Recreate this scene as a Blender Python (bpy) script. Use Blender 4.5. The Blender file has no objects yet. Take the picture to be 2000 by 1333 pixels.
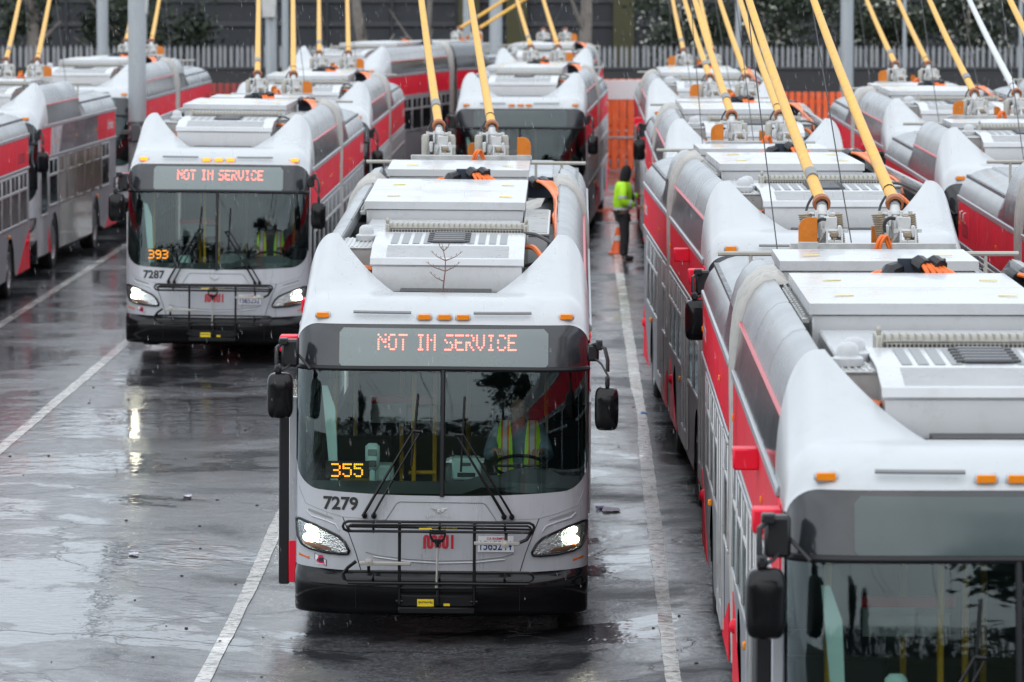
import bpy, bmesh, math, random
import numpy as np
from mathutils import Vector, Matrix
random.seed(7)
S = bpy.context.scene
COL = S.collection
R = math.radians

# ------------------------------------------------------------------ camera
CAM_H = 5.83
FPX = 9600.0                       # focal length in pixels of a 2000 px wide frame
cd = bpy.data.cameras.new("camera"); cam = bpy.data.objects.new("camera", cd); COL.objects.link(cam)
cd.sensor_width = 36; cd.lens = 36 * FPX / 2000
cd.clip_start = 0.5; cd.clip_end = 3000
cam.location = (0, 0, CAM_H)
cam.rotation_euler = (R(90) - math.atan((666.5 + 80) / FPX), 0, math.atan(125 / FPX))
cd.dof.use_dof = True; cd.dof.focus_distance = 43.0; cd.dof.aperture_fstop = 4.0; cd.dof.aperture_blades = 9
S.camera = cam

# ------------------------------------------------------------------ sky, sun, exposure
w = bpy.data.worlds.new("World"); S.world = w; w.use_nodes = True
nt = w.node_tree; nt.nodes.clear()
SUN_EL, SUN_AZ = R(38), R(196)     # veiled sun behind the camera
sky = nt.nodes.new("ShaderNodeTexSky"); sky.sky_type = 'NISHITA'; sky.sun_disc = False
sky.sun_elevation = SUN_EL; sky.sun_rotation = SUN_AZ; sky.dust_density = 4
tc = nt.nodes.new("ShaderNodeTexCoord")
nz = nt.nodes.new("ShaderNodeTexNoise"); nz.inputs["Scale"].default_value = 2.2; nz.inputs["Detail"].default_value = 6
mp = nt.nodes.new("ShaderNodeMapping"); mp.inputs["Scale"].default_value = (1, 1, 2.4)
rp = nt.nodes.new("ShaderNodeValToRGB")
rp.color_ramp.elements[0].position = .3; rp.color_ramp.elements[0].color = (.57, .635, .71, 1)
rp.color_ramp.elements[1].position = .7; rp.color_ramp.elements[1].color = (.88, .955, 1.03, 1)
sc_ = nt.nodes.new("ShaderNodeVectorMath"); sc_.operation = 'SCALE'; sc_.inputs["Scale"].default_value = 10.0
mx = nt.nodes.new("ShaderNodeMixRGB"); mx.inputs[0].default_value = .93
bg = nt.nodes.new("ShaderNodeBackground"); bg.inputs["Strength"].default_value = .12
wo = nt.nodes.new("ShaderNodeOutputWorld")
L_ = nt.links.new
L_(tc.outputs["Generated"], mp.inputs[0]); L_(mp.outputs[0], nz.inputs["Vector"]); L_(nz.outputs["Fac"], rp.inputs[0])
L_(rp.outputs[0], sc_.inputs[0]); L_(sky.outputs[0], mx.inputs[1]); L_(sc_.outputs[0], mx.inputs[2])
L_(mx.outputs[0], bg.inputs["Color"]); L_(bg.outputs[0], wo.inputs["Surface"])
sd = bpy.data.lights.new("sun", 'SUN'); sd.energy = 0.6; sd.angle = R(110); sd.color = (1, .97, .93)
sun = bpy.data.objects.new("sun", sd); COL.objects.link(sun)
sun.rotation_euler = (R(90) - SUN_EL, 0, R(180) - SUN_AZ)
S.view_settings.view_transform = 'Standard'; S.view_settings.look = 'None'
S.view_settings.exposure = 0.6; S.view_settings.gamma = 1; S.view_settings.use_curve_mapping = False
S.cycles.use_denoising = True; S.cycles.max_bounces = 6; S.cycles.transparent_max_bounces = 10
S.cycles.glossy_bounces = 3; S.cycles.diffuse_bounces = 3; S.cycles.caustics_reflective = False; S.cycles.caustics_refractive = False
S.cycles.sample_clamp_indirect = 20

# ------------------------------------------------------------------ materials
MATS = {}
def mat(name, col, rough=.5, metal=0., spec=.5, coat=0., emit=None, estr=0., var=.0, vscale=3., bump=0., bscale=40., dirt=0., dirtcol=(.10, .09, .08), streak=False):
    m = bpy.data.materials.new(name); m.use_nodes = True; MATS[name] = m
    n = m.node_tree; b = n.nodes["Principled BSDF"]
    b.inputs["Base Color"].default_value = (*col, 1); b.inputs["Roughness"].default_value = rough
    b.inputs["Metallic"].default_value = metal; b.inputs["Specular IOR Level"].default_value = spec
    if coat: b.inputs["Coat Weight"].default_value = coat; b.inputs["Coat Roughness"].default_value = .08
    if emit: b.inputs["Emission Color"].default_value = (*emit, 1); b.inputs["Emission Strength"].default_value = estr
    if var or bump or dirt:
        t = n.nodes.new("ShaderNodeTexCoord"); g = n.nodes.new("ShaderNodeNewGeometry")
        mpn = n.nodes.new("ShaderNodeMapping")
        if streak: mpn.inputs["Scale"].default_value = (1.6, 1.6, .22)
        n.links.new(t.outputs["Object"], mpn.inputs[0])
        oi = n.nodes.new("ShaderNodeObjectInfo"); va = n.nodes.new("ShaderNodeVectorMath"); va.operation = 'MULTIPLY_ADD'
        n.links.new(oi.outputs["Random"], va.inputs[0]); va.inputs[1].default_value = (37, 19, 23); n.links.new(mpn.outputs[0], va.inputs[2])
        src = va.outputs[0]
        if var or dirt:
            a = n.nodes.new("ShaderNodeTexNoise"); a.inputs["Scale"].default_value = vscale; a.inputs["Detail"].default_value = 6; a.inputs["Roughness"].default_value = .65
            n.links.new(src, a.inputs["Vector"])
            cr = n.nodes.new("ShaderNodeMapRange"); cr.inputs[1].default_value = .3; cr.inputs[2].default_value = .7
            cr.inputs[3].default_value = 1 - var; cr.inputs[4].default_value = 1 + var
            n.links.new(a.outputs["Fac"], cr.inputs[0])
            mulc = n.nodes.new("ShaderNodeVectorMath"); mulc.operation = 'SCALE'; mulc.inputs[0].default_value = col
            n.links.new(cr.outputs[0], mulc.inputs["Scale"]); out = mulc.outputs[0]
            if dirt:
                a2 = n.nodes.new("ShaderNodeTexNoise"); a2.inputs["Scale"].default_value = vscale * 2.3; a2.inputs["Detail"].default_value = 8; a2.inputs["Roughness"].default_value = .7
                n.links.new(src, a2.inputs["Vector"])
                r2 = n.nodes.new("ShaderNodeMapRange"); r2.inputs[1].default_value = .52; r2.inputs[2].default_value = .78; r2.inputs[3].default_value = 0; r2.inputs[4].default_value = dirt
                n.links.new(a2.outputs["Fac"], r2.inputs[0])
                mxn = n.nodes.new("ShaderNodeMixRGB"); mxn.inputs[2].default_value = (*dirtcol, 1)
                n.links.new(r2.outputs[0], mxn.inputs[0]); n.links.new(out, mxn.inputs[1]); out = mxn.outputs[0]
            n.links.new(out, b.inputs["Base Color"])
            rr = n.nodes.new("ShaderNodeMapRange"); rr.inputs[1].default_value = .3; rr.inputs[2].default_value = .7
            rr.inputs[3].default_value = max(.02, rough * .65); rr.inputs[4].default_value = min(1, rough * 1.35)
            n.links.new(a.outputs["Fac"], rr.inputs[0]); n.links.new(rr.outputs[0], b.inputs["Roughness"])
        if bump:
            bn = n.nodes.new("ShaderNodeTexNoise"); bn.inputs["Scale"].default_value = bscale; bn.inputs["Detail"].default_value = 3
            n.links.new(t.outputs["Object"], bn.inputs["Vector"])
            bp = n.nodes.new("ShaderNodeBump"); bp.inputs["Strength"].default_value = bump; bp.inputs["Distance"].default_value = .01
            n.links.new(bn.outputs["Fac"], bp.inputs["Height"]); n.links.new(bp.outputs[0], b.inputs["Normal"])
    return m

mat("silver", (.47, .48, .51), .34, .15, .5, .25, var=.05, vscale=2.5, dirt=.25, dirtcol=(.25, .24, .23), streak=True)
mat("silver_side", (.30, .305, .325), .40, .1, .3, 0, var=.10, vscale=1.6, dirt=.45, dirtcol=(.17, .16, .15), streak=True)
mat("cap_paint", (.51, .525, .535), .34, 0, .5, .25, var=.04, vscale=1.5, dirt=.38, dirtcol=(.36, .35, .33), bump=.06, bscale=30, streak=False)
mat("red", (.84, .018, .045), .42, 0, .15, 0, var=.10, vscale=2.2, dirt=.35, dirtcol=(.22, .045, .05), streak=True)
mat("red_plain", (.84, .02, .05), .42, 0, .2)
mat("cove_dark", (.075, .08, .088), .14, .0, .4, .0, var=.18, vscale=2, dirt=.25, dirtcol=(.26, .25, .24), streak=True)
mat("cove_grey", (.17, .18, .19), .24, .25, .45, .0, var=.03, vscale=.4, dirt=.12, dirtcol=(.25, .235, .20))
mat("rail", (.42, .435, .45), .35, .5)
mat("white_box", (.51, .515, .525), .32, 0, .5, .25, var=.03, vscale=2.2, dirt=.45, dirtcol=(.34, .32, .29))
mat("alu", (.56, .56, .55), .38, .6, var=.1, vscale=6, dirt=.3, dirtcol=(.35, .32, .27))
mat("rib_light", (.56, .565, .57), .4, .1, dirt=.2, dirtcol=(.32, .31, .29), var=.05)
mat("grille", (.42, .40, .35), .5, .4, var=.15, vscale=12, dirt=.5, dirtcol=(.2, .17, .12))
mat("slot_grey", (.26, .265, .27), .5)
mat("steel_dark", (.10, .10, .105), .45, .3)
mat("black", (.014, .014, .016), .38, 0, .5)
mat("black_gloss", (.006, .006, .007), .14, 0, .32, 0, var=.3, vscale=4, bump=.05, bscale=18)
mat("rubber", (.014, .014, .016), .5, 0, .35)
mat("tyre", (.018, .018, .018), .7, bump=.3, bscale=60)
mat("rim", (.35, .35, .36), .4, .6, dirt=.5, var=.1)
mat("pane", (.010, .012, .013), .18, 0, .06, 0, var=.2, vscale=1)
mat("frame", (.55, .55, .555), .38, .4, var=.08, vscale=5, dirt=.3, dirtcol=(.3, .29, .27))
mat("bellows", (.46, .44, .41), .6, 0, .4, 0, var=.12, vscale=4, dirt=.6, dirtcol=(.15, .135, .12), bump=.3, bscale=14)
mat("deck", (.10, .105, .11), .45, .1, var=.2, vscale=3)
mat("under", (.012, .012, .013), .8)
mat("interior", (.11, .13, .13), .6)
mat("interior_light", (.50, .52, .52), .55)
mat("amber", (.85, .22, .01), .22, 0, .5, .5)
mat("amber_lit", (.9, .28, .02), .2, emit=(1, .28, .02), estr=1.3)
mat("amber_off", (.92, .27, .012), .25, 0, .4, .1)
mat("reflector", (.62, .13, .01), .35)
mat("pole_yellow", (.80, .44, .075), .45, 0, .5, 0, var=.16, vscale=9, dirt=.95, dirtcol=(.50, .27, .08))
mat("pole_white", (.62, .63, .65), .4)
mat("collar", (.36, .12, .045), .5, var=.2, vscale=10)
mat("mech_white", (.60, .605, .60), .38, .1, var=.08, vscale=8, dirt=.5, dirtcol=(.34, .30, .25))
mat("coil", (.35, .28, .20), .45, .5, var=.2, vscale=20)
mat("boot", (.46, .44, .39), .5, 0, dirt=.4, var=.08, vscale=6, dirtcol=(.36, .32, .26))
mat("fin_orange", (.66, .19, .012), .4, var=.12, vscale=6, dirt=.5, dirtcol=(.36, .09, .01))
mat("cable_orange", (.88, .19, .03), .4, var=.06, vscale=9)
mat("sleeve", (.02, .02, .022), .45)
mat("bracket_navy", (.03, .04, .06), .4, .3)
mat("rope", (.10, .10, .10), .6)
mat("sticker_yellow", (.75, .55, .03), .5)
mat("warn_yellow", (.85, .62, .02), .45)
mat("sign_panel", (.20, .24, .24), .3, 0, .5, .3, var=.05, vscale=1.5)
mat("sign_panel_off", (.075, .098, .10), .10, 0, .45, 0, var=.1, vscale=1.5)
mat("sign_mask", (.028, .030, .034), .16, 0, .5, .3, var=.2, vscale=3)
mat("led_red", (.9, .3, .2), .5, emit=(1, .17, .13), estr=1.9)
mat("led_amber", (.9, .4, .05), .5, emit=(1, .27, .01), estr=1.9)
mat("led_box", (.015, .012, .010), .5)
mat("lamp_on", (1, 1, .95), .3, emit=(1, .93, .70), estr=40)
mat("chrome", (.75, .75, .76), .14, .9, bump=.9, bscale=55)
mat("lens_amber", (.42, .16, .07), .3, 0, .5, .3)
mat("plate_white", (.78, .78, .80), .4)
mat("plate_blue", (.01, .03, .16), .5)
mat("number_black", (.015, .015, .017), .5)
mat("logo_red", (.55, .008, .03), .4)
mat("sticker_pink", (.60, .01, .10), .4)
mat("text_white", (.78, .72, .73), .5)
mat("text_dim", (.14, .03, .035), .5)
mat("rack_black", (.008, .008, .009), .35, 0, .3)
mat("rack_grey", (.45, .43, .40), .45, .3)
mat("stanchion", (.75, .42, .02), .35)
mat("seat_dark", (.03, .035, .05), .7)
mat("paper", (.72, .74, .76), .6)
mat("teal_plastic", (.45, .62, .58), .4)
mat("wrap_grey", (.14, .13, .14), .25, 0, .5, .4, var=.3, vscale=2)
mat("wrap_white", (.62, .60, .62), .3, 0, .5, .4, var=.1)
mat("stripe_red", (.62, .02, .04), .35)
mat("wrap_brown", (.20, .16, .13), .12, 0, .5, .5, var=.35, vscale=1.5)
mat("wrap_glare_olive", (.36, .35, .28), .10, 0, .5, .7, var=.25, vscale=1.2)  # pale olive stands in for headlights reflected in the glossy lower side
mat("hivis", (.50, .95, .02), .6, emit=None, bump=.25, bscale=12)
mat("tape_silver", (.55, .56, .57), .35)
mat("tape_orange", (.85, .16, .02), .5)
mat("cloth_black", (.012, .012, .014), .85, bump=.3, bscale=14)
mat("trousers", (.022, .022, .026), .8, bump=.35, bscale=10)
mat("shirt_blue", (.20, .26, .33), .8)
mat("skin", (.22, .12, .08), .55)
mat("skin_pale", (.48, .30, .23), .55)
mat("mask_blue", (.45, .50, .70), .7)
mat("hair_dark", (.012, .009, .008), .7)
mat("cone_orange", (.85, .13, .02), .45)
mat("galv", (.40, .43, .45), .45, .35, var=.10, vscale=3, dirt=.35, dirtcol=(.22, .22, .22), streak=True)
mat("pale_steel", (.33, .34, .355), .5, .3, var=.15, vscale=3)
mat("fence_dark", (.035, .035, .037), .6)
mat("wall_dark", (.030, .032, .037), .7, var=.25, vscale=.5, dirt=.5, dirtcol=(.02, .02, .022), streak=True)
mat("wall_band", (.045, .046, .05), .6, var=.2, vscale=1)
mat("wall_olive", (.06, .055, .022), .7, var=.3, vscale=1)
mat("orange_plastic", (.88, .13, .03), .5, var=.12, vscale=3, dirt=.4, dirtcol=(.42, .10, .05))
mat("rain", (.80, .82, .85), .3)
MATS["rain"].node_tree.nodes["Principled BSDF"].inputs["Alpha"].default_value = .24
mat("barrier_white", (.75, .72, .72), .5)
mat("barrier_red", (.36, .05, .045), .6, var=.15)
mat("bark", (.20, .175, .155), .85, var=.3, vscale=6, bump=.8, bscale=12)
mat("bark_dark", (.025, .022, .02), .9)
mat("leaf", (.045, .060, .028), .6, var=.4, vscale=1.2)
mat("leaf_dark", (.026, .038, .02), .7, var=.4, vscale=.6)
mat("petal", (.55, .56, .47), .6)
mat("twig", (.16, .08, .06), .8)
mat("litter_blue", (.05, .25, .55), .6)
mat("litter_white", (.55, .52, .62), .6)
mat("litter_purple", (.18, .10, .38), .6)
mat("grass_bank", (.035, .045, .02), .9, var=.4, vscale=2)

def glass(name, tint, f=1.0, rough=.0):
    m = bpy.data.materials.new(name); m.use_nodes = True; MATS[name] = m
    n = m.node_tree; n.nodes.clear()
    o = n.nodes.new("ShaderNodeOutputMaterial"); mixs = n.nodes.new("ShaderNodeMixShader")
    tr = n.nodes.new("ShaderNodeBsdfTransparent"); tr.inputs[0].default_value = (*tint, 1)
    gl = n.nodes.new("ShaderNodeBsdfGlossy"); gl.inputs["Roughness"].default_value = rough; gl.inputs[0].default_value = (.82, .95, .97, 1)
    fr = n.nodes.new("ShaderNodeFresnel"); fr.inputs[0].default_value = 1.52
    ml = n.nodes.new("ShaderNodeMath"); ml.operation = 'MULTIPLY'; ml.inputs[1].default_value = f; ml.use_clamp = True
    n.links.new(fr.outputs[0], ml.inputs[0]); n.links.new(ml.outputs[0], mixs.inputs[0])
    n.links.new(tr.outputs[0], mixs.inputs[1]); n.links.new(gl.outputs[0], mixs.inputs[2]); n.links.new(mixs.outputs[0], o.inputs[0])
    # rain film: very slight waviness of the reflection
    t = n.nodes.new("ShaderNodeTexCoord"); bn = n.nodes.new("ShaderNodeTexNoise"); bn.inputs["Scale"].default_value = 2.5
    bp = n.nodes.new("ShaderNodeBump"); bp.inputs["Strength"].default_value = .12; bp.inputs["Distance"].default_value = .01
    n.links.new(t.outputs["Object"], bn.inputs["Vector"]); n.links.new(bn.outputs[0], bp.inputs["Height"])
    n.links.new(bp.outputs[0], gl.inputs["Normal"])
    return m
glass("windshield_glass", (.82, .97, .93), 1.4, .025)
glass("side_glass", (.30, .34, .34), .55, .04)
glass("sign_glass", (.90, .95, .94), 1.5, .03)
glass("lamp_lens", (.96, .97, .97), 1.3, .02)

# ------------------------------------------------------------------ mesh builder
class MB:
    def __init__(s): s.v = []; s.f = []
    def add(s, v, f):
        o = len(s.v); s.v += [tuple(p) for p in v]; s.f += [tuple(i + o for i in q) for q in f]; return s
    def box(s, x0, x1, y0, y1, z0, z1, c=0.):
        if c <= 0:
            v = [(x, y, z) for x in (x0, x1) for y in (y0, y1) for z in (z0, z1)]
            return s.add(v, [(0, 1, 3, 2), (4, 6, 7, 5), (0, 4, 5, 1), (2, 3, 7, 6), (0, 2, 6, 4), (1, 5, 7, 3)])
        lo, hi = (x0, y0, z0), (x1, y1, z1); c = min(c, *(abs(hi[i] - lo[i]) * .45 for i in range(3)))
        v = []; ix = {}
        for sx in (0, 1):
            for sy in (0, 1):
                for sz in (0, 1):
                    sg = (sx, sy, sz)
                    for a in range(3):
                        p = []
                        for i in range(3):
                            full = hi[i] if sg[i] else lo[i]
                            p.append(full if i == a else full + (-c if sg[i] else c))
                        ix[(sg, a)] = len(v); v.append(p)
        F = []
        def sgn(a, sa, b, sb, d, sd_):
            q = [0, 0, 0]; q[a] = sa; q[b] = sb; q[d] = sd_; return tuple(q)
        for a in range(3):
            b, d = (a + 1) % 3, (a + 2) % 3
            for sa in (0, 1):
                q = [ix[(sgn(a, sa, b, i, d, j), a)] for i, j in ((0, 0), (1, 0), (1, 1), (0, 1))]
                F.append(q if sa else q[::-1])
            for sa in (0, 1):
                for sb in (0, 1):
                    q = [ix[(sgn(a, sa, b, sb, d, 0), a)], ix[(sgn(a, sa, b, sb, d, 1), a)], ix[(sgn(a, sa, b, sb, d, 1), b)], ix[(sgn(a, sa, b, sb, d, 0), b)]]
                    F.append(q if (sa ^ sb) else q[::-1])
        for sg in [(i, j, k) for i in (0, 1) for j in (0, 1) for k in (0, 1)]:
            q = [ix[(sg, 0)], ix[(sg, 1)], ix[(sg, 2)]]
            F.append(q if sum(sg) % 2 else q[::-1])
        return s.add(v, F)
    def tube(s, path, r, n=8, cap=True):
        P = [Vector(p) for p in path]; k = len(P)
        rs = r if isinstance(r, (list, tuple)) else [r] * k
        t = (P[1] - P[0]).normalized(); up = Vector((0, 0, 1)) if abs(t.z) < .9 else Vector((0, 1, 0))
        nrm = t.cross(up).normalized(); v = []
        for i in range(k):
            a = P[max(i - 1, 0)]; b = P[min(i + 1, k - 1)]; t = (b - a).normalized()
            nrm = (nrm - t * nrm.dot(t)).normalized(); bn = t.cross(nrm)
            for j in range(n):
                an = 2 * math.pi * j / n; v.append(P[i] + (nrm * math.cos(an) + bn * math.sin(an)) * rs[i])
        f = []
        for i in range(k - 1):
            for j in range(n):
                j2 = (j + 1) % n; f.append((i * n + j, i * n + j2, (i + 1) * n + j2, (i + 1) * n + j))
        if cap: f.append(tuple(range(n))[::-1]); f.append(tuple((k - 1) * n + j for j in range(n)))
        return s.add(v, f)
    def grid(s, pts, close=False):
        nr, nc = len(pts), len(pts[0]); v = [p for row in pts for p in row]; f = []
        for i in range(nr - 1):
            for j in range(nc if close else nc - 1):
                j2 = (j + 1) % nc; f.append((i * nc + j, i * nc + j2, (i + 1) * nc + j2, (i + 1) * nc + j))
        return s.add(v, f)
    def lathe(s, prof, o=(0, 0, 0), axis='z', n=20):
        rows = []
        for r, h in prof:
            row = []
            for j in range(n):
                a = 2 * math.pi * j / n; c, d = r * math.cos(a), r * math.sin(a)
                p = {'z': (c, d, h), 'x': (h, c, d), 'y': (c, h, d)}[axis]
                row.append((p[0] + o[0], p[1] + o[1], p[2] + o[2]))
            rows.append(row)
        return s.grid(rows, True)
    def prism(s, poly, axis, a0, a1):
        n = len(poly)
        def p(q, a): return {'x': (a, q[0], q[1]), 'y': (q[0], a, q[1]), 'z': (q[0], q[1], a)}[axis]
        v = [p(q, a0) for q in poly] + [p(q, a1) for q in poly]
        f = [tuple(range(n)), tuple(range(2 * n - 1, n - 1, -1))] + [(i, (i + 1) % n, n + (i + 1) % n, n + i) for i in range(n)]
        return s.add(v, f)
    def move(s, d):
        s.v = [(p[0] + d[0], p[1] + d[1], p[2] + d[2]) for p in s.v]; return s
    def mirx(s):
        s.v = [(-p[0], p[1], p[2]) for p in s.v]; s.f = [q[::-1] for q in s.f]; return s
    def mesh(s, name, material, smooth=38, fix=True):
        me = bpy.data.meshes.new(name); me.from_pydata(s.v, [], s.f)
        if fix:
            b = bmesh.new(); b.from_mesh(me); bmesh.ops.recalc_face_normals(b, faces=b.faces); b.to_mesh(me); b.free()
        me.materials.append(MATS[material] if isinstance(material, str) else material)
        if smooth:
            me.polygons.foreach_set("use_smooth", [True] * len(me.polygons)); me.set_sharp_from_angle(angle=R(smooth))
        me.update(); return me

CACHE = {}
def part(name, key, fn, material, parent, smooth=38, loc=None, fix=True):
    ck = (key, material)
    if ck not in CACHE: CACHE[ck] = fn().mesh(name, material, smooth, fix)
    o = bpy.data.objects.new(name, CACHE[ck]); COL.objects.link(o); o.parent = parent
    if loc: o.location = loc
    return o
def empty(name, loc, rot=(0, 0, 0)):
    o = bpy.data.objects.new(name, None); COL.objects.link(o); o.location = loc; o.rotation_euler = rot; o.empty_display_size = .2; return o
def tag(o, label=None, cat=None, group=None, kind=None):
    if label: o["label"] = label
    if cat: o["category"] = cat
    if group: o["group"] = group
    if kind: o["kind"] = kind
    return o

_tcache = {}
def text_geo(s, size, bold=0., spacing=1.):
    """verts (u, v) centred on u and on the cap height, faces"""
    k = (s, size, bold, spacing)
    if k in _tcache: return _tcache[k]
    cu = bpy.data.curves.new("t", 'FONT'); cu.body = s; cu.size = size; cu.offset = bold; cu.space_character = spacing; cu.resolution_u = 3
    cu.align_x = 'CENTER'; ob = bpy.data.objects.new("t", cu); COL.objects.link(ob)
    bpy.context.view_layer.update()
    me = bpy.data.meshes.new_from_object(ob.evaluated_get(bpy.context.evaluated_depsgraph_get()))
    v = [(p.co.x, p.co.y) for p in me.vertices]; f = [tuple(q.vertices) for q in me.polygons]
    bpy.data.objects.remove(ob); bpy.data.curves.remove(cu); bpy.data.meshes.remove(me)
    u0 = min(p[0] for p in v); u1 = max(p[0] for p in v); v0 = min(p[1] for p in v); v1 = max(p[1] for p in v)
    v = [(p[0] - (u0 + u1) / 2, p[1] - (v0 + v1) / 2) for p in v]
    _tcache[k] = (v, f, u1 - u0, v1 - v0); return _tcache[k]
def text_mb(s, size, fn, bold=0., spacing=1., width=None):
    v, f, wd, h = text_geo(s, size, bold, spacing); k = (width / wd) if width else 1
    return MB().add([fn(a * k, b) for a, b in v], f)

DOTS = {'N': "10001 11001 10101 10011 10001 10001 10001", 'O': "01110 10001 10001 10001 10001 10001 01110", 'T': "11111 00100 00100 00100 00100 00100 00100",
        'I': "01110 00100 00100 00100 00100 00100 01110", 'S': "01111 10000 10000 01110 00001 00001 11110", 'E': "11111 10000 10000 11110 10000 10000 11111",
        'R': "11110 10001 10001 11110 10100 10010 10001", 'V': "10001 10001 10001 10001 10001 01010 00100", 'C': "01110 10001 10000 10000 10000 10001 01110", ' ': "000 000 000 000 000 000 000",
        '3': "11110 00001 00001 01110 00001 00001 11110", '5': "11111 10000 11110 00001 00001 10001 01110", '9': "01110 10001 10001 01111 00001 00001 01110"}
def dots_mb(s, px, pz, fn, r, stretch=1, drop=0.):
    cells = []; cx = 0; rd = random.Random(8)
    for ch in s:
        rows = DOTS[ch].split(); wd = len(rows[0])
        for j, row in enumerate(rows):
            for i, c in enumerate(row):
                if c == '1' and rd.random() >= drop * (1.6 if j in (1, 3, 4) else .35):
                    for q in range(stretch): cells.append(((cx + i) * stretch + q, -j))
        cx += wd + 1
    tot = (cx - 2) * stretch; m = MB()
    for a, b in cells:
        u, v = (a - tot / 2) * px, (b + 3) * pz
        m.add([fn(u + r * math.cos(t), v + r * math.sin(t)) for t in (0.52, 1.57, 2.62, 3.67, 4.71, 5.76)], [(0, 1, 2, 3, 4, 5)])
    return m

# ------------------------------------------------------------------ ground shape
def gz(x, y):
    return .09 - .27 * math.exp(-((x + 1.2) / 2.4) ** 2 - ((y - 42) / 9.5) ** 2) + .17 * math.exp(-((x + 1.2) / 1.6) ** 2 - ((y - 61) / 6) ** 2)

# ------------------------------------------------------------------ ground
def asphalt():
    m = bpy.data.materials.new("wet_asphalt"); m.use_nodes = True; n = m.node_tree; b = n.nodes["Principled BSDF"]; N = n.nodes.new; K = n.links.new
    t = N("ShaderNodeTexCoord")
    def noise(sc, det=4, ro=.5, vec=None, scale=None, dist=0.):
        a = N("ShaderNodeTexNoise"); a.inputs["Scale"].default_value = sc; a.inputs["Detail"].default_value = det; a.inputs["Roughness"].default_value = ro; a.inputs["Distortion"].default_value = dist
        mpp = N("ShaderNodeMapping"); mpp.inputs["Scale"].default_value = scale or (1, 1, 1); K(t.outputs["Object"], mpp.inputs[0]); K(mpp.outputs[0], a.inputs["Vector"]); return a.outputs["Fac"]
    def rng(x, a, c, lo=0., hi=1., smooth=True):
        r = N("ShaderNodeMapRange"); r.interpolation_type = 'SMOOTHSTEP' if smooth else 'LINEAR'
        r.inputs[1].default_value = a; r.inputs[2].default_value = c; r.inputs[3].default_value = lo; r.inputs[4].default_value = hi; K(x, r.inputs[0]); return r.outputs[0]
    def math_(op, a, c):
        q = N("ShaderNodeMath"); q.operation = op
        for i, v in enumerate((a, c)):
            if isinstance(v, (int, float)): q.inputs[i].default_value = v
            else: K(v, q.inputs[i])
        return q.outputs[0]
    big = noise(.22, 5, .6, dist=.6); mid = noise(.9, 6, .62, dist=.4); fine = noise(34, 4, .7); grain = noise(75, 2, .6); rip = noise(9, 2, .5, dist=.3); rip2 = noise(3.2, 2, .5)
    # standing water: two scales, its shore broken up by the aggregate
    wet = math_('ADD', math_('MULTIPLY', big, .62), math_('MULTIPLY', mid, .38))
    wet = math_('ADD', wet, math_('MULTIPLY', math_('SUBTRACT', .5, fine), .075))
    sx = N("ShaderNodeSeparateXYZ"); K(t.outputs["Object"], sx.inputs[0])
    wet = math_('ADD', wet, rng(sx.outputs[0], -6.5, 2.5, .022, -.062, False))      # the yard drains towards the left-hand lane
    pud = rng(wet, .486, .538)
    film = rng(wet, .35, .49)
    # colour
    cr = N("ShaderNodeValToRGB"); e = cr.color_ramp.elements; e[0].position = .25; e[0].color = (.012, .013, .015, 1); e[1].position = .75; e[1].color = (.095, .097, .103, 1)
    K(math_('ADD', math_('MULTIPLY', mid, .45), math_('MULTIPLY', fine, .55)), cr.inputs[0])
    dk = N("ShaderNodeMixRGB"); dk.blend_type = 'MULTIPLY'; K(pud, dk.inputs[0]); K(cr.outputs[0], dk.inputs[1]); dk.inputs[2].default_value = (.6, .6, .62, 1)
    spk = noise(26, 3, .75, scale=(1, .38, 1)); sp1 = rng(spk, .36, .66)
    dm = N("ShaderNodeMixRGB"); dm.blend_type = 'MIX'; K(math_('MULTIPLY', sp1, math_('SUBTRACT', 1., pud)), dm.inputs[0]); K(dk.outputs[0], dm.inputs[1]); dm.inputs[2].default_value = (.115, .117, .123, 1)
    # hairline cracks
    vo = N("ShaderNodeTexVoronoi"); vo.feature = 'DISTANCE_TO_EDGE'; vo.inputs["Scale"].default_value = .33
    wv = N("ShaderNodeVectorMath"); wv.operation = 'MULTIPLY_ADD'; nd = N("ShaderNodeTexNoise"); nd.inputs["Scale"].default_value = 1.7; nd.inputs["Detail"].default_value = 6
    K(t.outputs["Object"], nd.inputs["Vector"]); K(nd.outputs["Color"], wv.inputs[0]); wv.inputs[1].default_value = (1.1, 1.1, 0); K(t.outputs["Object"], wv.inputs[2]); K(wv.outputs[0], vo.inputs["Vector"])
    crk = rng(vo.outputs["Distance"], .004, .014, 1., 0.)
    ck = N("ShaderNodeMixRGB"); K(math_('MULTIPLY', crk, .8), ck.inputs[0]); K(dm.outputs[0], ck.inputs[1]); ck.inputs[2].default_value = (.008, .008, .009, 1)
    K(ck.outputs[0], b.inputs["Base Color"])
    ro = math_('ADD', math_('MULTIPLY', fine, .10), rng(film, 0, 1, .40, .08, False))
    rmix = N("ShaderNodeMix"); K(pud, rmix.inputs[0]); K(ro, rmix.inputs[2]); rmix.inputs[3].default_value = .08
    K(rmix.outputs[0], b.inputs["Roughness"]); b.inputs["IOR"].default_value = 1.36; K(math_('ADD', rng(pud, 0, 1, 0., .10, False), math_('MULTIPLY', rng(spk, .3, .7, .42, .18, False), rng(film, 0, 1, .55, 1., False))), b.inputs["Specular IOR Level"])
    h1 = math_('ADD', math_('MULTIPLY', fine, 1.0), math_('MULTIPLY', grain, .5))
    hgt = math_('MULTIPLY', h1, rng(film, 0, 1, 1., .30, False)); hgt = math_('MULTIPLY', hgt, rng(pud, 0, 1, 1., .05, False))
    hgt = math_('SUBTRACT', hgt, math_('MULTIPLY', crk, .6))
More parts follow.
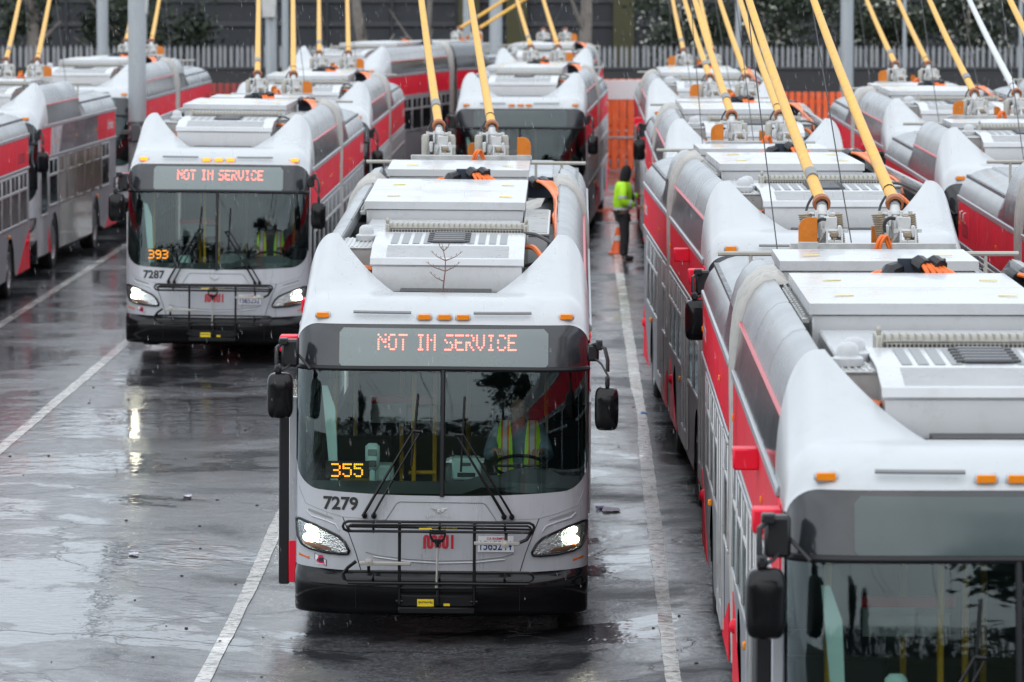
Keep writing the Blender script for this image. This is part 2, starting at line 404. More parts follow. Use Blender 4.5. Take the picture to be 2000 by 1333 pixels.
    hgt = math_('ADD', hgt, math_('MULTIPLY', rip, .75)); hgt = math_('ADD', hgt, math_('MULTIPLY', rip2, 1.15))
    bp = N("ShaderNodeBump"); bp.inputs["Strength"].default_value = 1.0; bp.inputs["Distance"].default_value = .0045; K(hgt, bp.inputs["Height"]); K(bp.outputs[0], b.inputs["Normal"])
    MATS["asphalt"] = m
    # worn paint shares the wetness
    m2 = m.copy(); m2.name = "worn_paint"; MATS["paint"] = m2; n2 = m2.node_tree; b2 = n2.nodes["Principled BSDF"]
    a = n2.nodes.new("ShaderNodeTexNoise"); a.inputs["Scale"].default_value = 9; a.inputs["Detail"].default_value = 8; a.inputs["Roughness"].default_value = .75
    t2 = [q for q in n2.nodes if q.type == 'TEX_COORD'][0]; n2.links.new(t2.outputs["Object"], a.inputs["Vector"])
    r = n2.nodes.new("ShaderNodeValToRGB"); r.color_ramp.elements[0].position = .38; r.color_ramp.elements[0].color = (.10, .10, .10, 1); r.color_ramp.elements[1].position = .52; r.color_ramp.elements[1].color = (.60, .58, .54, 1)
    n2.links.new(a.outputs["Fac"], r.inputs[0]); n2.links.new(r.outputs[0], b2.inputs["Base Color"])
asphalt()
def ground():
    xs = sorted(set([-400, -150, -60, -30] + list(np.round(np.arange(-16, 16.01, .5), 2)) + [30, 60, 150, 400]))
    ys = sorted(set([-300, -80, -20, 0, 12, 20] + list(np.round(np.arange(24, 120, .6), 2)) + [130, 150, 170, 220, 400, 1200]))
    return MB().grid([[(x, y, gz(x, y)) for x in xs] for y in ys]).mesh("ground", MATS["asphalt"], 60, True)
g = bpy.data.objects.new("ground", ground()); COL.objects.link(g); tag(g, "wet dark asphalt yard with puddles and cracks", kind="structure")
def line(name, x, y0, y1, wd, label, x1=None):
    x1 = x if x1 is None else x1; ys = np.arange(y0, y1, .5); rows = []
    for y in ys:
        q = x + (x1 - x) * (y - y0) / (y1 - y0); j = random.uniform(-.008, .008)
        rows.append([(q - wd / 2 + j, y, gz(q, y) + .004), (q + wd / 2 + j, y, gz(q, y) + .004)])
    o = bpy.data.objects.new(name, MB().grid(rows).mesh(name, MATS["paint"], 60)); COL.objects.link(o); tag(o, label, kind="structure"); return o
line("painted_line", .815, 36, 112, .15, "worn white bay line right of the bus numbered 7279", .80)
line("painted_line", -3.06, 36, 120, .15, "worn white bay line left of the bus numbered 7279")
line("painted_line", -6.75, 36, 120, .15, "worn white bay line running to the bus numbered 7287")
line("painted_line", -9.05, 60, 130, .15, "worn white bay line beside the short wrapped bus")

# ------------------------------------------------------------------ palisade fence behind the yard
FD = 152.
def palisade(name, x0, x1, y, z0, h, label, pitch=.172, matn="pale_steel"):
    f = empty(name, ((x0 + x1) / 2, y, z0)); tag(f, label, "fence")
    def pale():
        w_ = .042; pts = [(-w_, 0), (w_, 0), (w_, h - .12), (.022, h - .05), (0, h), (-.022, h - .05), (-w_, h - .12)]
        m = MB(); m.prism(pts, 'y', -.012, .012); return m
    n = int((x1 - x0) / pitch); half = (x1 - x0) / 2
    for k in range(n):
        o = part("pale", ("pale", h, matn), pale, matn, f, loc=(-half + pitch * (k + .5), -.04, random.uniform(-.01, .01))); o.rotation_euler = (0, random.uniform(-.008, .008), 0)
    for zz in (.35, h - .55): part("rail", ("prail", zz, half), lambda zz=zz: MB().box(-half, half, -.02, .03, zz - .03, zz + .03), "fence_dark", f)
    k = -half
    while k <= half:
        part("post", ("ppost", h), lambda: MB().box(-.05, .05, .03, .13, 0, h - .1), "fence_dark", f, loc=(k, 0, 0)); k += 2.75
    return f
palisade("palisade_fence", -24.5, 19.5, FD, .05, 3.12, "long grey palisade fence with pointed pales across the back of the yard")
# low dark screen between the fence and the yard
scr = bpy.data.objects.new("screen_wall", MB().box(-26, 22, FD - .30, FD - .10, 0, 2.42, .02).mesh("screen_wall", "fence_dark")); COL.objects.link(scr); tag(scr, "low dark wall at the foot of the palisade fence", "wall"); part("coping", ("cop",), lambda: MB().box(-26, 22, FD - .34, FD - .07, 2.42, 2.50, .01), "wall_band", scr)

# ------------------------------------------------------------------ dark building behind the fence
bd = empty("dark_building", (0, 166, 0)); tag(bd, "long dark grey building with horizontal bands behind the palisade fence", "building")
part("wall", ("bw",), lambda: MB().box(-45, 45, 0, 10, 0, 5.7), "wall_dark", bd)
for zz, hh, dd in ((3.55, .16, .10), (4.35, .10, .08), (1.9, .14, .08), (5.5, .2, .12)):
    part("band", ("bb", zz), lambda zz=zz, hh=hh, dd=dd: MB().box(-45, 45, -dd, -.002, zz, zz + hh, .01), "wall_band", bd)
for k in range(24):
    x = -26 + 2.2 * k
    part("panel", ("bpn",), lambda: MB().box(0, 2.14, -.05, -.003, 2.1, 3.5, .02), "wall_dark", bd, loc=(x, 0, 0))
    part("pilaster", ("bpl", k % 3 == 0), lambda: MB().box(-.05, .05, -.12, -.004, 0, 5.45, .01), "wall_dark", bd, loc=(x, 0, 0))
    if k % 2 == 0: part("window_strip", ("bws",), lambda: MB().box(.1, 4.1, -.06, -.003, 4.55, 5.4, .01), "wall_band", bd, loc=(x, 0, 0))
for x in (-3.6, -2.0, 1.6): part("olive_column", ("bol",), lambda: MB().box(-.35, .35, -.30, -.003, 0, 5.4, .02), "wall_olive", bd, loc=(x, 0, 0))

# ------------------------------------------------------------------ lamp posts
def post(x, y, r, label, h=10., box=None, matn="galv", base=False):
    o = empty("steel_post", (x, y, gz(x, y))); tag(o, label, "post", "grey steel posts in the yard")
    part("shaft", ("shaft", r, h), lambda: MB().lathe([(r * 1.05, 0), (r, h * .5), (r * .9, h), (.001, h)], n=16), matn, o)
    part("base_plate", ("bpla", r), lambda: MB().lathe([(r * 1.9, 0), (r * 1.9, .04), (r * 1.3, .05), (r * 1.2, .3), (r * 1.05, .32)], n=16), matn, o)
    if box: part("control_box", ("cbx", box), lambda: MB().box(-.22 - r * .2, .16, -r - .22, -r, box, box + .62, .02), "alu", o)
    if base:
        part("clamp_band", ("cbd", r), lambda: MB().lathe([(r * 1.02, 2.42), (r * 1.12, 2.43), (r * 1.12, 2.50), (r * 1.02, 2.51)], n=16).lathe([(r * 1.02, 2.10), (r * 1.12, 2.11), (r * 1.12, 2.18), (r * 1.02, 2.19)], n=16).box(-r - .14, r + .14, -r - .05, -r + .0, 2.25, 2.34, .01), "steel_dark", o)
        part("junction_box", ("jbx", r), lambda: MB().box(-.10, .08, -r - .16, -r - .05, 2.12, 2.46, .015), "steel_dark", o)
    return o
post(-8.75, 98.0, .175, "thick grey steel post between the left row and the 7287 row", base=True)
post(-14.2, 147.5, .17, "grey steel post at the upper left before the trees")
post(-13.1, 149.0, .10, "slim pale post with a box beside the upper left post", box=4.05)
post(-9.05, 146.0, .17, "grey steel post with a pale box, left of centre by the fence", box=4.0)
post(-8.78, 148.5, .10, "thin pale pipe post right beside the boxed grey post")
post(-3.30, 149.0, .12, "pale round post behind the slanting trolley poles")
post(-2.40, 147.0, .19, "grey steel post at top centre, right of the pale round post")
post(4.85, 147.5, .085, "thin grey post above the third bus of the right row")
post(8.05, 146.5, .19, "broad grey steel post rising behind the right hand row of buses")
post(9.9, 148.6, .06, "thin grey pipe post between two yellow poles at upper right")
post(13.4, 148.6, .06, "thin post at the far upper right before the shrubs")

# ------------------------------------------------------------------ orange barricades
def barricade(x, y, wd, h, label, matn="orange_plastic", top=None):
    o = empty("barricade", (x, y, gz(x, y))); tag(o, label, "barricade")
    n = max(3, int(wd / .20))
    for k in range(n):
        a = -wd / 2 + wd * k / n
        part("slat", ("slat", wd, h, n), lambda: MB().box(.028, wd / n - .028, -.05, .05, .06, h, .015), matn, o, loc=(a, 0, 0))
    for zz in (.35, h * .48, h - .35): part("rail", ("brail", wd, zz), lambda zz=zz: MB().box(-wd / 2, wd / 2, .051, .10, zz, zz + .10, .01), matn, o)
    part("rail", ("bfr", wd, h), lambda: MB().box(-wd / 2, wd / 2, -.09, -.051, h * .36, h * .36 + .05, .01), "galv", o)
    for s in (-1, 1): part("foot", ("bft",), lambda: MB().box(-.06, .06, -.3, .3, 0, .06, .01), "rubber", o, loc=(s * wd * .4, 0, 0))
    if top: part("top_board", ("btop", wd, h), lambda: MB().box(-wd / 2, wd / 2, -.07, -.052, h - .55, h - .02, .01), top, o)
    return o
barricade(1.36, 133.0, 1.75, 2.5, "tall orange slatted barricade in the gap behind the worker", top="barrier_white")
barricade(1.35, 140.0, 1.9, 2.3, "second orange barricade farther back behind the gap with the worker")
barricade(6.9, 146.0, 2.0, 1.8, "orange slatted barricade before the fence behind the right hand rows")
barricade(-10.6, 148.0, 2.0, 2.0, "dull red barricade with white stripe below the fence at left", "barrier_red")
barricade(-8.4, 148.0, 2.0, 2.0, "dull red barricade below the fence, beside the boxed post", "barrier_red")

# ------------------------------------------------------------------ overhead trolley wires (above the frame, mirrored in glass and puddles)
def wire(x, label):
    o = bpy.data.objects.new("overhead_wire", MB().tube([(x, y, 6.15 + .05 * math.sin(y * .21)) for y in range(-30, 171, 5)], .011, 5).mesh("overhead_wire", "steel_dark")); COL.objects.link(o); tag(o, label, "wire", "overhead trolley wires")
for x, lb in ((-2.04, "overhead trolley wire above bus 7279, left of the pair"), (-1.43, "overhead trolley wire above bus 7279, right of the pair"), (1.61, "overhead trolley wire above the right row, left of the pair"), (2.22, "overhead trolley wire above the right row, right of the pair"), (-5.72, "overhead trolley wire above the second lit bus at left, outer of the pair"), (-5.11, "overhead trolley wire above the second lit bus at left, inner of the pair")): wire(x, lb)
for k, y in enumerate((4, 16, 29)):
    o = bpy.data.objects.new("span_wire", MB().tube([(x, y + .5 * math.sin(x * .3 + k), 6.9 - .3 * math.cos(x / 14 * 1.57)) for x in range(-16, 17, 2)], .010, 5).mesh("span_wire", "steel_dark")); COL.objects.link(o); tag(o, ["span wire carrying the trolley wires, nearest the bank", "span wire carrying the trolley wires, middle of three", "span wire carrying the trolley wires, farthest from the bank"][k], "wire", "span wires")
# ------------------------------------------------------------------ the trolleybus (front at y = 0, facing -y; x to the viewer's right)
W = 1.295
BK, BN = .46, 2.9
_bz = [.20, .45, .62, .9, 1.3, 1.6, 1.9, 2.15, 2.4, 2.8, 2.95, 3.05]
_by = [.05, .0, .0, .01, .05, .066, .092, .128, .178, .295, .42, .56]
def base_y(z): return sum(float(np.interp(z + d, _bz, _by)) for d in (-.1, -.05, 0, .05, .1)) / 5
def bulge(x):
    q = min(1., abs(x) / W) ** BN
    return BK * (1 - (1 - q) ** (1 / BN))
def fy(x, z): return base_y(z) + bulge(x)
def ux(u):                                   # u in -1..1 spread along the curved plan of the front
    t = abs(u) * math.pi / 2
    return math.copysign(W * math.sin(t) ** (2 / BN), u)
def fp(x, z, off=0.): return (x * (1 + off / 2.4), fy(x, z) - off, z)
def zbot(x):
    a = abs(x); z = 1.295 + .05 * (a / 1.29) ** 2
    if a > 1.07: d = min(.215, a - 1.07); z += .215 - math.sqrt(max(0, .215 ** 2 - d * d))
    return z
ZT = 2.785
def ztop(x):
    a = abs(x); z = ZT - .012 * (a / 1.29) ** 2
    if a > 1.10: d = min(.185, a - 1.10); z -= .17 - .17 / .185 * math.sqrt(max(0, .185 ** 2 - d * d))
    return z
GX = 1.283
def scan_patch(poly, off, nr=10, nc=8):
    zs = [p[1] for p in poly]; z0, z1 = min(zs) + 1e-4, max(zs) - 1e-4; rows = []
    for i in range(nr + 1):
        z = z0 + (z1 - z0) * i / nr; xs = []
        for k in range(len(poly)):
            a, b = poly[k], poly[(k + 1) % len(poly)]
            if (a[1] - z) * (b[1] - z) <= 0 and a[1] != b[1]: xs.append(a[0] + (b[0] - a[0]) * (z - a[1]) / (b[1] - a[1]))
        x0, x1 = min(xs), max(xs); rows.append([fp(x0 + (x1 - x0) * j / nc, z, off) for j in range(nc + 1)])
    return MB().grid(rows)
def strip(path, wd, off):                    # a line drawn on the front surface
    m = MB(); m.tube([fp(x, z, off) for x, z in path], wd, 5); return m
def dense(path, n=6):
    o = []
    for a, b in zip(path[:-1], path[1:]):
        for i in range(n): o.append((a[0] + (b[0] - a[0]) * i / n, a[1] + (b[1] - a[1]) * i / n))
    return o + [path[-1]]
def px(x, y): return ((x - 865) / 221., .27 + (1190 - y) / 221.)

def m_mask():
    us = [-1 + 2 * i / 44 for i in range(45)]; rows = []
    for k in range(15):
        row = []
        for u in us:
            x = ux(u); zt = zbot(x) if abs(x) < GX else 1.56
            z = .60 + (zt - .60) * k / 14; row.append((x, fy(x, z), z))
        rows.append(row)
    return MB().grid(rows)
def m_glass(z0f, z1f, off=0., n=40):
    rows = []
    for k in range(15):
        row = []
        for i in range(n + 1):
            u = -1 + 2 * i / n; x = max(-GX, min(GX, ux(u)))
            z = z0f(x) + (z1f(x) - z0f(x)) * k / 14; row.append((x, fy(x, z) - off, z))
        rows.append(row)
    return MB().grid(rows)
def m_gasket():
    xs = [max(-GX, min(GX, ux(-1 + 2 * i / 60))) for i in range(61)]
    loop = [(x, zbot(x)) for x in xs] + [(GX, z) for z in np.linspace(zbot(GX), ztop(GX), 12)[1:-1]] + [(x, ztop(x)) for x in xs[::-1]] + [(-GX, z) for z in np.linspace(ztop(-GX), zbot(-GX), 12)[1:]]
    m = MB(); m.tube([fp(x, z, .006) for x, z in loop], .027, 7, False); return m
def m_cap():
    us = [-1 + 2 * i / 84 for i in range(85)]; rows = []; A0, A1, H = .46, 1.0, .455
    xs = sorted(set([round(ux(u), 4) for u in us] + [-A0, A0, -A1, A1]))
    for k in range(29):
        row = []
        for x in xs:
            a = abs(x); q = max(0, min(1, (a - A0) / (A1 - A0)))
            yr = 1.05 + .90 * q
            zf = ztop(min(a, GX)); y0 = fy(x, zf)
            t = (k / 28) ** 1.15; y = y0 + (yr - y0) * t
            e = max(0, min(1, (y - y0) / .60)); zc = zf + (3.0 - zf) * (1 - (1 - e) ** 2.3)
            r = max(0, (y - .95) / max(.10, yr - .95)); r = r ** 1.1
            z = zc + H * q * r
            z -= .048 * math.sin(math.pi * min(1, q)) ** .8 * min(1, r)      # dished inner face of the wing
            if a > 1.04:
                d = (a - 1.04) / (W - 1.04); f = max(0, 1 - d ** 2.2) ** (1 / 2.2); b = 2.64
                if k > 0: z = max(min(zf, z), b + (z - b) * f) if y < .6 else b + (z - b) * f
            row.append((x, y, z))
        rows.append(row)
    m = MB().grid(rows)
    last = rows[-1]; m.grid([last, [(p[0], p[1] + .012, max(2.62, p[2] - .08)) for p in last]])
    return m
def m_pillar(s, cut=False):
    if not cut: return m_pillar0(s)
    m = MB()
    for z0, z1, ye in ((.34, 1.08, 1.2), (1.08, 2.03, .83), (2.03, 2.66, 1.2)): m.grid([[(s * W, fy(W, z) - .02, z), (s * W, ye, z)] for z in np.linspace(z0, z1, 8)])
    return m
def m_pillar0(s): return MB().grid([[(s * W, fy(W, z) - .02, z), (s * W, 1.2, z)] for z in np.linspace(.34, 2.66, 20)])
def m_bumper():
    us = [-1 + 2 * i / 40 for i in range(41)]; rows = []
    for z, off in ((.235, -.03), (.255, .035), (.30, .06), (.345, .06), (.352, .068), (.50, .095), (.545, .09), (.575, .07), (.605, .03), (.635, -.005)):
        row = []
        for u in us:
            x = ux(u); sag = -.035 * (1 - (abs(x) / W) ** 2) if z > .45 else 0
            row.append((x * (1 + max(0, off) * .05), fy(x, .5) - off, z + sag + (.02 if z > .5 else 0)))
        rows.append(row)
    rows2 = [[(p[0], p[1] + .5, p[2]) for p in rows[0]]]
    return MB().grid(rows2 + rows)

PROF_HI = [(1.30, 2.70), (1.28, 2.86), (1.25, 3.04), (1.205, 3.20), (1.145, 3.31), (1.075, 3.37), (1.0, 3.385), (.995, 3.27)]
PROF_LO = [(1.30, 2.70), (1.28, 2.78), (1.24, 2.87), (1.17, 2.95), (1.07, 3.00), (.96, 3.03), (.86, 3.04), (.70, 3.05)]
def m_cove(s, y0, y1, a, b, lo0=0., lo1=0., nseg=1):
    rows = []
    for k in range(nseg + 1):
        t = k / nseg; l = lo0 + (lo1 - lo0) * t; y = y0 + (y1 - y0) * t
        rows.append([(s * (p[0] + (q[0] - p[0]) * l), y, p[1] + (q[1] - p[1]) * l) for p, q in zip(PROF_HI[a:b], PROF_LO[a:b])])
    m = MB().grid(rows)
    rows_in = [[(p[0] - s * .012, p[1], p[2] - .008) for p in r] for r in rows]
    m.grid(rows_in); m.grid([rows[0], rows_in[0]]); m.grid([rows[-1], rows_in[-1]])
    return m
def m_wall(y0, y1, arches, s):
    ys = set(np.round(np.linspace(y0, y1, 12), 3))
    for ya in arches:
        for k in range(17): ys.add(round(ya - .60 + 1.2 * k / 16, 3))
    ys = sorted(y for y in ys if y0 <= y <= y1); rows = [[], []]
    for y in ys:
        zb = .34
        for ya in arches:
            if abs(y - ya) < .60: zb = max(zb, .44 + math.sqrt(max(0, .60 ** 2 - (y - ya) ** 2)))
        rows[0].append((s * W, y, zb)); rows[1].append((s * W, y, 2.70))
    return MB().grid(rows)
def m_wall_open(y0, y1, arches, s, holes):
    m = m_wall(y0, y1, arches, s); m.v = [(p[0], p[1], 1.20 if p[2] == 2.70 else p[2]) for p in m.v]
    def rect(a, c, z0, z1): m.add([(s * W, a, z0), (s * W, c, z0), (s * W, c, z1), (s * W, a, z1)], [(0, 1, 2, 3)])
    rect(y0, y1, 2.04, 2.70); e = y0
    for a, c in sorted(h for h in holes if h[0] >= y0 and h[1] <= y1 + .1): rect(e, a + .02, 1.20, 2.04); e = c - .02
    rect(e, y1, 1.20, 2.04); return m
def m_window(s, y0, y1, z0=1.18, z1=2.06, bar=True):
    m = MB(); x0, x1 = sorted((s * (W + .001), s * (W + .022))); f = .035
    m.box(x0, x1, y0, y1, z1 - f, z1, .006); m.box(x0, x1, y0, y1, z0, z0 + f, .006)
    m.box(x0, x1, y0, y0 + f, z0 + f, z1 - f, .006); m.box(x0, x1, y1 - f, y1, z0 + f, z1 - f, .006)
    if bar:
        zb = z0 + (z1 - z0) * .63; x2 = s * (W + .026); a, b = sorted((s * (W + .002), x2))
        m.box(a, b, y0 + f, y1 - f, zb, zb + .045, .006)
        ym = (y0 + y1) / 2; m.box(a, b, ym - .015, ym + .015, zb + .045, z1 - f, .005)
    return m
def m_pane(s, y0, y1, z0=1.18, z1=2.06):
    x0, x1 = sorted((s * (W + .002), s * (W + .010))); return MB().box(x0, x1, y0 + .03, y1 - .03, z0 + .03, z1 - .03)
def m_bellows(y0, y1):
    prof = [(1.26, .36), (1.275, 1.2), (1.28, 2.0), (1.285, 2.66), (1.28, 2.86), (1.26, 3.06), (1.22, 3.22), (1.15, 3.34), (1.06, 3.41), (.95, 3.43)]
    full = prof + [(.85, 3.2), (.4, 3.05), (0, 3.02), (-.4, 3.05), (-.85, 3.2)] + [(-x, z) for x, z in prof[::-1]]
    rows = []; n = 4; rr = random.Random(4)
    for k in range(6 * n + 1):
        y = y0 + (y1 - y0) * k / (6 * n); t = (0, .75, 1, 1, 1, .75)[k % 6]; dx = .935 + .085 * t; dz = .955 + .05 * t
        rows.append([(x * dx + rr.uniform(-.004, .004), y + rr.uniform(-.004, .004), 1.8 + (z - 1.8) * dz + rr.uniform(-.005, .005)) for x, z in full])
    return MB().grid(rows)
def m_wheel(s, y):
    m = MB(); x = s * 1.27; i = s * 1.0
    m.lathe([(.30, x - s * .02), (.33, x), (.44, x + s * .005), (.475, x - s * .03), (.48, x - s * .12), (.48, i + s * .03), (.45, i)], (0, y, .48), 'x', 28); return m
def m_rim(s, y):
    m = MB(); x = s * 1.255
    m.lathe([(.001, x - s * .01), (.09, x), (.10, x - s * .05), (.20, x - s * .06), (.28, x - s * .02), (.305, x + s * .01), (.32, x - s * .01)], (0, y, .48), 'x', 24)
    for k in range(10):
        a = 2 * math.pi * k / 10; m.lathe([(.001, x + s * .0), (.014, x - s * .005), (.016, x - s * .06)], (0, y + .165 * math.cos(a), .48 + .165 * math.sin(a)), 'x', 6)
    return m
def m_mirror_head(s):
    m = MB(); x0, x1, z0, z1 = (-1.535, -1.305, 1.965, 2.365) if s < 0 else (1.345, 1.555, 1.885, 2.265)
    n = 16; rows = []
    cx, cz, hx, hz = (x0 + x1) / 2, (z0 + z1) / 2, (x1 - x0) / 2, (z1 - z0) / 2
    for y, k in ((.005, .02), (.007, .3), (.012, .6), (.022, .82), (.04, .94), (.075, 1.0), (.15, 1.0), (.18, .95), (.18, .02)):
        row = []
        for i in range(n * 2):
            a = 2 * math.pi * i / (n * 2); c, d = math.cos(a), math.sin(a); e = 2 / 4.5
            row.append((cx + hx * k * math.copysign(abs(c) ** e, c), y, cz + hz * k * math.copysign(abs(d) ** e, d)))
        rows.append(row)
    return m.grid(rows, True)
def m_mirror_arm(s):
    m = MB()
    if s < 0:
        m.box(-1.42, -1.27, .28, .42, 2.40, 2.64, .02); m.tube([(-1.30, .36, 2.60), (-1.40, .25, 2.62), (-1.455, .16, 2.58), (-1.455, .12, 2.45), (-1.42, .12, 2.34)], .018, 7)
        m.box(-1.47, -1.41, .08, .18, 2.36, 2.44, .015); m.box(-1.44, -1.36, .2, .3, 2.60, 2.66, .01)
        m.tube([(-1.34, .26, 2.43), (-1.38, .16, 2.40), (-1.44, .12, 2.38)], .012, 6)
        m.tube([(-1.29, .34, 2.52), (-1.22, .30, 2.45), (-1.16, .22, 2.39)], .012, 6)
    else:
        m.box(1.27, 1.38, .28, .42, 2.47, 2.62, .02); m.tube([(1.30, .36, 2.60), (1.37, .25, 2.63), (1.43, .16, 2.60), (1.455, .12, 2.50), (1.455, .12, 2.40)], .018, 7)
        m.tube([(1.34, .3, 2.50), (1.40, .2, 2.46), (1.46, .12, 2.36)], .010, 6); m.box(1.435, 1.475, .08, .16, 2.26, 2.36, .012); m.box(1.35, 1.41, .18, .3, 2.58, 2.67, .012)
        m.tube([(1.455, .12, 2.30), (1.455, .12, 2.24)], .014, 6)
    return m
HL = [(230, 275), (300, 268), (600, 355), (900, 475), (1100, 565), (1220, 680), (1312, 850), (1290, 902), (1150, 912), (800, 888), (500, 830), (350, 760), (262, 620), (240, 420)]
HLP = [px(560 + a / 10.256, 990 + b / 10.256) for a, b in HL]
def hl(s, pts=HLP, k=1.):
    cx = sum(p[0] for p in pts) / len(pts); cz = sum(p[1] for p in pts) / len(pts)
    return [(-s * (cx + (x - cx) * k), cz + (z - cz) * k) for x, z in pts]
def m_hl_frame(s):
    p = hl(s); m = MB(); q = dense(p + [p[0]], 3); m.tube([fp(x, z, .012) for x, z in q], .013, 6, False); return m
def disc_on(x, z, r, off, sz=1.): 
    return MB().add([fp(x, z, off)] + [fp(x + r * math.cos(a), z + r * sz * math.sin(a), off) for a in np.linspace(0, 2 * math.pi, 17)[:-1]], [(0, 1 + i, 1 + (i + 1) % 16) for i in range(16)])
def m_slot(x0, x1):
    m = MB(); z = 2.868
    rows = []
    for zz, dy in ((z, 0), (z + .028, .03)):
        rows.append([(x, fy(x, ZT) + .055 + dy - .015, zz) for x in np.linspace(x0, x1, 8)])
    m.tube([((r[0]), r[1], r[2]) for r in [(x, fy(x, ZT) + .06, z + .014) for x in np.linspace(x0, x1, 10)]], .015, 6); return m
def m_marker(x, w=.055):
    y = fy(x, ZT) + .015; m = MB(); m.box(x - w, x + w, y, y + .05, 2.823, 2.870, .005); return m
def m_marker_bezel(x, w=.07):
    y = fy(x, ZT) + .026; m = MB(); m.box(x - w, x + w, y, y + .05, 2.810, 2.883, .018); return m

def m_wiper(s):
    m = MB()
    if s < 0:
        a, b, p1, p2, t, e = px(717, 1003), px(735, 1003), px(812, 836), px(826, 837), px(820, 765), px(808, 905)
    else:
        a, b, p1, p2, t, e = px(988, 1003), px(1003, 1003), px(893, 843), px(907, 843), px(909, 770), px(903, 915)
    for q0, q1, r in ((a, p1, .013), (b, p2, .010)):
        m.tube([fp(q0[0] + (q1[0] - q0[0]) * k / 6, q0[1] + (q1[1] - q0[1]) * k / 6, .055 + .02 * math.sin(k / 6 * 3.14)) for k in range(7)], [r * (1.2 - .4 * k / 6) for k in range(7)], 6)
    m.tube([fp(*p1, .06), fp(*p2, .06)], .014, 6)
    m.tube([fp(e[0] + (t[0] - e[0]) * k / 8, e[1] + (t[1] - e[1]) * k / 8, .04) for k in range(9)], .010, 6)
    for q in (a, b): m.lathe([(.001, -.02), (.022, -.015), (.026, .03)], (q[0], fy(*q) - .03, q[1]), 'y', 10)
    return m

def m_rack_frame():
    m = MB(); Y0 = -.20
    def loop(z0, z1, x0, x1, y, r=.013):
        zc = (z0 + z1) / 2; h = (z1 - z0) / 2; P = [(x0 + h, y, z1), (x1 - h, y, z1), (x1 - .01, y, zc + h * .6), (x1, y, zc), (x1 - .01, y, zc - h * .6), (x1 - h, y, z0), (x0 + h, y, z0), (x0 + .01, y, zc - h * .6), (x0, y, zc), (x0 + .01, y, zc + h * .6), (x0 + h, y, z1)]
        m.tube(P, r, 7, False)
    z = lambda y: .27 + (1190 - y) / 221.
    loop(z(1026), z(1007), -.85, .825, Y0); loop(z(1024), z(1011), -.80, .80, Y0 - .07, .011)
    m.tube([(-.82, Y0 - .03, z(1016)), (.80, Y0 - .03, z(1019))], .011, 7)
    loop(z(1121), z(1104), -.85, .82, Y0 - .02); m.tube([(-.8, Y0 - .09, z(1124)), (.78, Y0 - .09, z(1124))], .012, 7)
    for x in (-.58, .0, .57):
        m.tube([(x, Y0, z(1006)), (x, Y0 - .08, z(1014)), (x, Y0, z(1028))], .010, 6)
        m.tube([(x, Y0 - .02, z(1103)), (x, Y0 - .10, z(1113)), (x, Y0 - .02, z(1127))], .010, 6)
    for x in (-.352, .303):
        m.box(x - .014, x + .014, Y0 - .045, Y0 - .012, z(1168), z(1006), .006)
        m.tube([(x - .03, Y0 - .03, z(1161)), (x + .03, Y0 - .03, z(1161))], .012, 8)
    m.tube([(-.352, Y0 - .03, z(1136)), (.303, Y0 - .03, z(1136))], .012, 7)
    m.tube([(.70, Y0 - .05, z(1044)), (.76, Y0 - .05, z(1038)), (.82, Y0 - .03, z(1018))], .016, 7)
    m.tube([(-.73, Y0 - .05, z(1083)), (-.80, Y0 - .05, z(1095)), (-.845, Y0 - .03, z(1108)), (-.83, Y0 - .03, z(1120))], .016, 7)
    m.tube([(-.62, Y0 - .06, z(1084)), (-.62, Y0 - .03, z(1104))], .014, 6); m.tube([(.58, Y0 - .06, z(1046)), (.58, Y0 - .03, z(1026))], .014, 6)
    m.box(-.36, .31, Y0 - .06, Y0 + .14, z(1184), z(1172), .008); m.box(-.35, .30, Y0 - .02, Y0 + .12, z(1172), z(1150), .01)
    m.box(-.03, .0, Y0 - .06, Y0, z(1168), z(1138), .006)
    return m
def m_rack_handle():
    m = MB(); z = lambda y: .27 + (1190 - y) / 221.; Y = -.27; c = -.018
    m.tube([(c - .062, Y, z(1020)), (c - .064, Y, z(1030)), (c - .055, Y, z(1037)), (c - .02, Y, z(1044)), (c, Y, z(1050))], .010, 6)
    m.tube([(c + .062, Y, z(1020)), (c + .064, Y, z(1030)), (c + .055, Y, z(1037)), (c + .02, Y, z(1044)), (c, Y, z(1050))], .010, 6)
    m.box(c - .055, c + .055, Y - .012, Y + .012, z(1029), z(1020), .005); m.box(c - .05, c + .05, Y - .008, Y + .008, z(1044), z(1038), .005); m.tube([(c, Y, z(1040)), (c, Y, z(1054))], .015, 7); return m
def m_rack_rod():
    z = lambda y: .27 + (1190 - y) / 221.
    m = MB(); m.tube([(-.018, -.27, z(1054)), (-.025, -.27, z(1132))], .010, 7); m.tube([(-.025, -.27, z(1128)), (-.025, -.27, z(1133))], .015, 7); return m
def m_rack_arm(k):
    z = lambda y: .27 + (1190 - y) / 221.
    m = MB(); x0, x1, za, zb, xc, zc = ((.30, .70, z(1049), z(1042), .575, z(1047)), (-.70, -.25, z(1090), z(1083), -.62, z(1084)))[k]
    rows = [[(xc + .036 * q * math.cos(t), y, zc + .036 * q * math.sin(t)) for t in np.linspace(0, 2 * math.pi, 15)[:-1]] for y, q in ((-.25, 1), (-.285, .95), (-.29, .1))]
    m.box(x0, x1, -.275, -.25, za, zb, .006); m.grid(rows, True); return m

